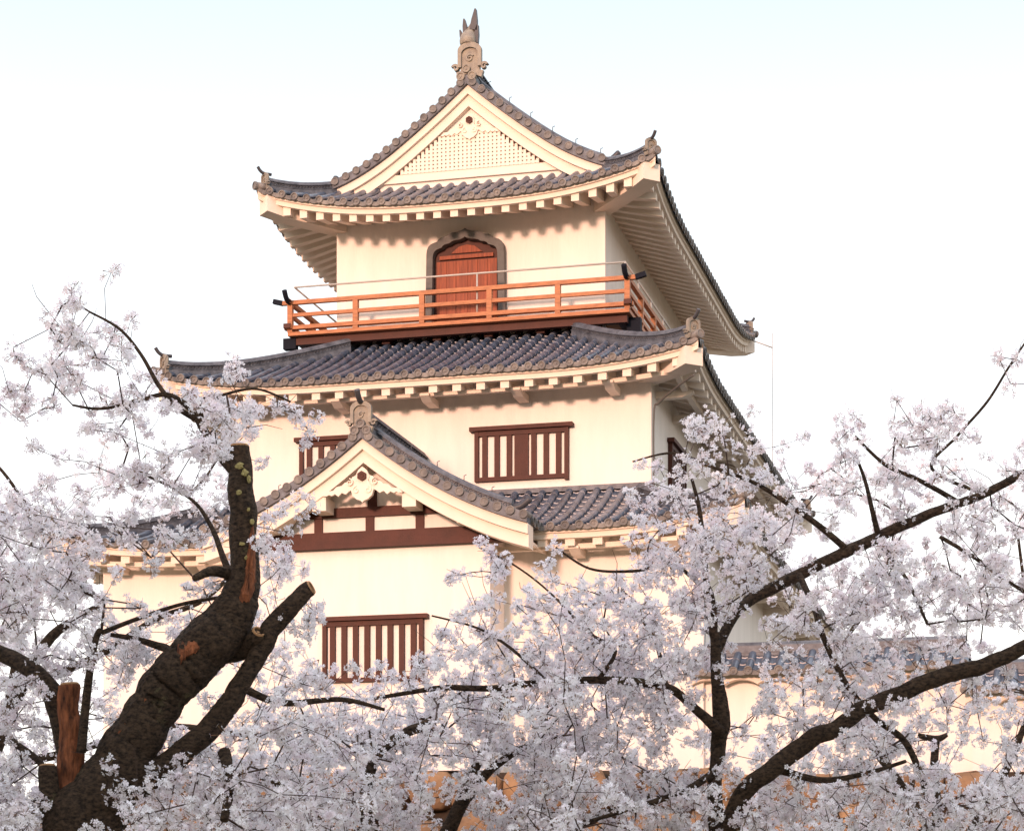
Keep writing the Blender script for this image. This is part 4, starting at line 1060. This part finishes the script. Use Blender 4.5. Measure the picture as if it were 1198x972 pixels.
T.wood('limb', [(832, 698, 2.9), (790, 662, 2.2), (740, 668, 1.8), (690, 665, 1.5), (650, 640, 1.2)], 0.0, 6)
T.wood('limb', [(780, 806, 3.4, -0.1), (770, 760, 2.5, 0.1), (755, 730, 1.8, 0.1), (730, 700, 1.5, 0.1)], 0.0, 6)
T.wood('limb', [(990, 642, 4.2, 0.4), (962, 618, 3.8, 0.3), (933, 597, 3.4, 0.2), (885, 566, 2.5, 0.1), (830, 545, 2), (787, 530, 1.5), (740, 540, 1)], 0.02, 8)
T.wood('limb', [(1028, 628, 3.8, 0.4), (1020, 595, 2.9, 0.3), (1012, 562, 2.2, 0.3), (1000, 530, 1.5, 0.2)], 0.02, 7)
T.wood('limb', [(1122, 588, 3.4, 0.4), (1095, 572, 3, 0.3), (1068, 558, 2.7, 0.2), (1035, 543, 2.2, 0.2), (1000, 510, 1.7, 0.2)], 0.02, 7)
T.wood('limb', [(1150, 578, 2.2, 0.4), (1090, 548, 2, 0.5), (1120, 510, 1.8, 0.5), (1155, 470, 1.7, 0.5), (1180, 430, 1.5, 0.5), (1200, 400, 1.3, 0.5)], 0.02, 7)
T.wood('limb', [(1024, 630, 3.4, 0.4), (1045, 655, 2.7, 0.2), (1063, 682, 2.2, 0.1), (1085, 730, 1.7, 0)], 0.02, 7)
T.wood('limb', [(1100, 628, 2.5, 0.3), (1140, 652, 2.5, 0.2), (1182, 682, 2.2, 0.2), (1230, 710, 2, 0.2)], 0.02, 7)
T.wood('limb', [(935, 672, 3.8, 0.3), (952, 710, 3.4, 0.1), (962, 742, 3.4, 0), (990, 800, 3.4, 0), (1024, 840, 3.5, 0), (1056, 864, 3.9, 0), (1075, 900, 3.9, 0), (1087, 940, 3.9, 0)], 0.03, 8)
T.wood('limb', [(840, 900, 5), (800, 925, 4.2, -0.2), (740, 945, 3, -0.3), (690, 960, 2.1, -0.3)], 0.03, 8)
T.wood('limb', [(905, 898, 5, -0.2), (960, 912, 3.8, -0.3), (1010, 905, 2.9, -0.3), (1060, 890, 2.1, -0.3)], 0.03, 8)
mk1 = seg_mask([(843, 840, 13), (838, 780, 9), (836, 740, 7)], 3); mk2 = seg_mask([(866, 932, 13), (945, 868, 13), (985, 848, 12)], 4); mk3 = seg_mask([(1050, 812, 12), (1125, 785, 12), (1200, 755, 10)], 4); mk4 = seg_mask([(900, 690, 8), (1030, 627, 8), (1198, 553, 6)], 3)
C = T.sample(2000, lambda u, v: np.where((u > 740) & (u < 920) & (v < 640), 0.55, 1.0) * np.where((u < 775) & (v < 645), 0.25, 1.0) * np.where(v < 790, np.clip((u - 430) / 60, 0, 1), np.clip((u - 560) / 260, 0, 1)) * np.where(u > 850, 0.72, 1.0), 0.55, lambda u, v: mk1(u, v) or mk2(u, v) or mk3(u, v) or mk4(u, v))
T.grow(C); total += T.bloom(C)

# a farther tree at the right edge
T = Tree(18.5, 'smaller cherry tree farther back near the boundary wall, right edge', (1130, 1150))
T.wood('trunk', [(1110, 1350, 20), (1100, 1100, 14), (1097, 960, 6.5), (1093, 900, 5), (1096, 862, 4.5)], 0.03, 10)
T.wood('limb', [(1074, 860, 3), (1096, 864, 4), (1108, 859, 2.6)], 0.03, 8)
T.wood('limb', [(1100, 1040, 9), (1160, 930, 6), (1190, 870, 4), (1210, 800, 3), (1200, 700, 2.2), (1190, 620, 1.6)], 0.03, 8)
T.wood('limb', [(1098, 980, 7), (1040, 900, 5), (1000, 840, 4), (985, 760, 3), (1030, 690, 2.2), (1050, 600, 1.6)], 0.03, 8)
C = T.sample(820, lambda u, v: np.clip((u - 790) / 120, 0, 1) * np.where(v > 540, np.where(v > 800, 1.0, 0.5), 0.0), 1.0)
T.grow(C); total += T.bloom(C, 0.02)
print('flowers', total)
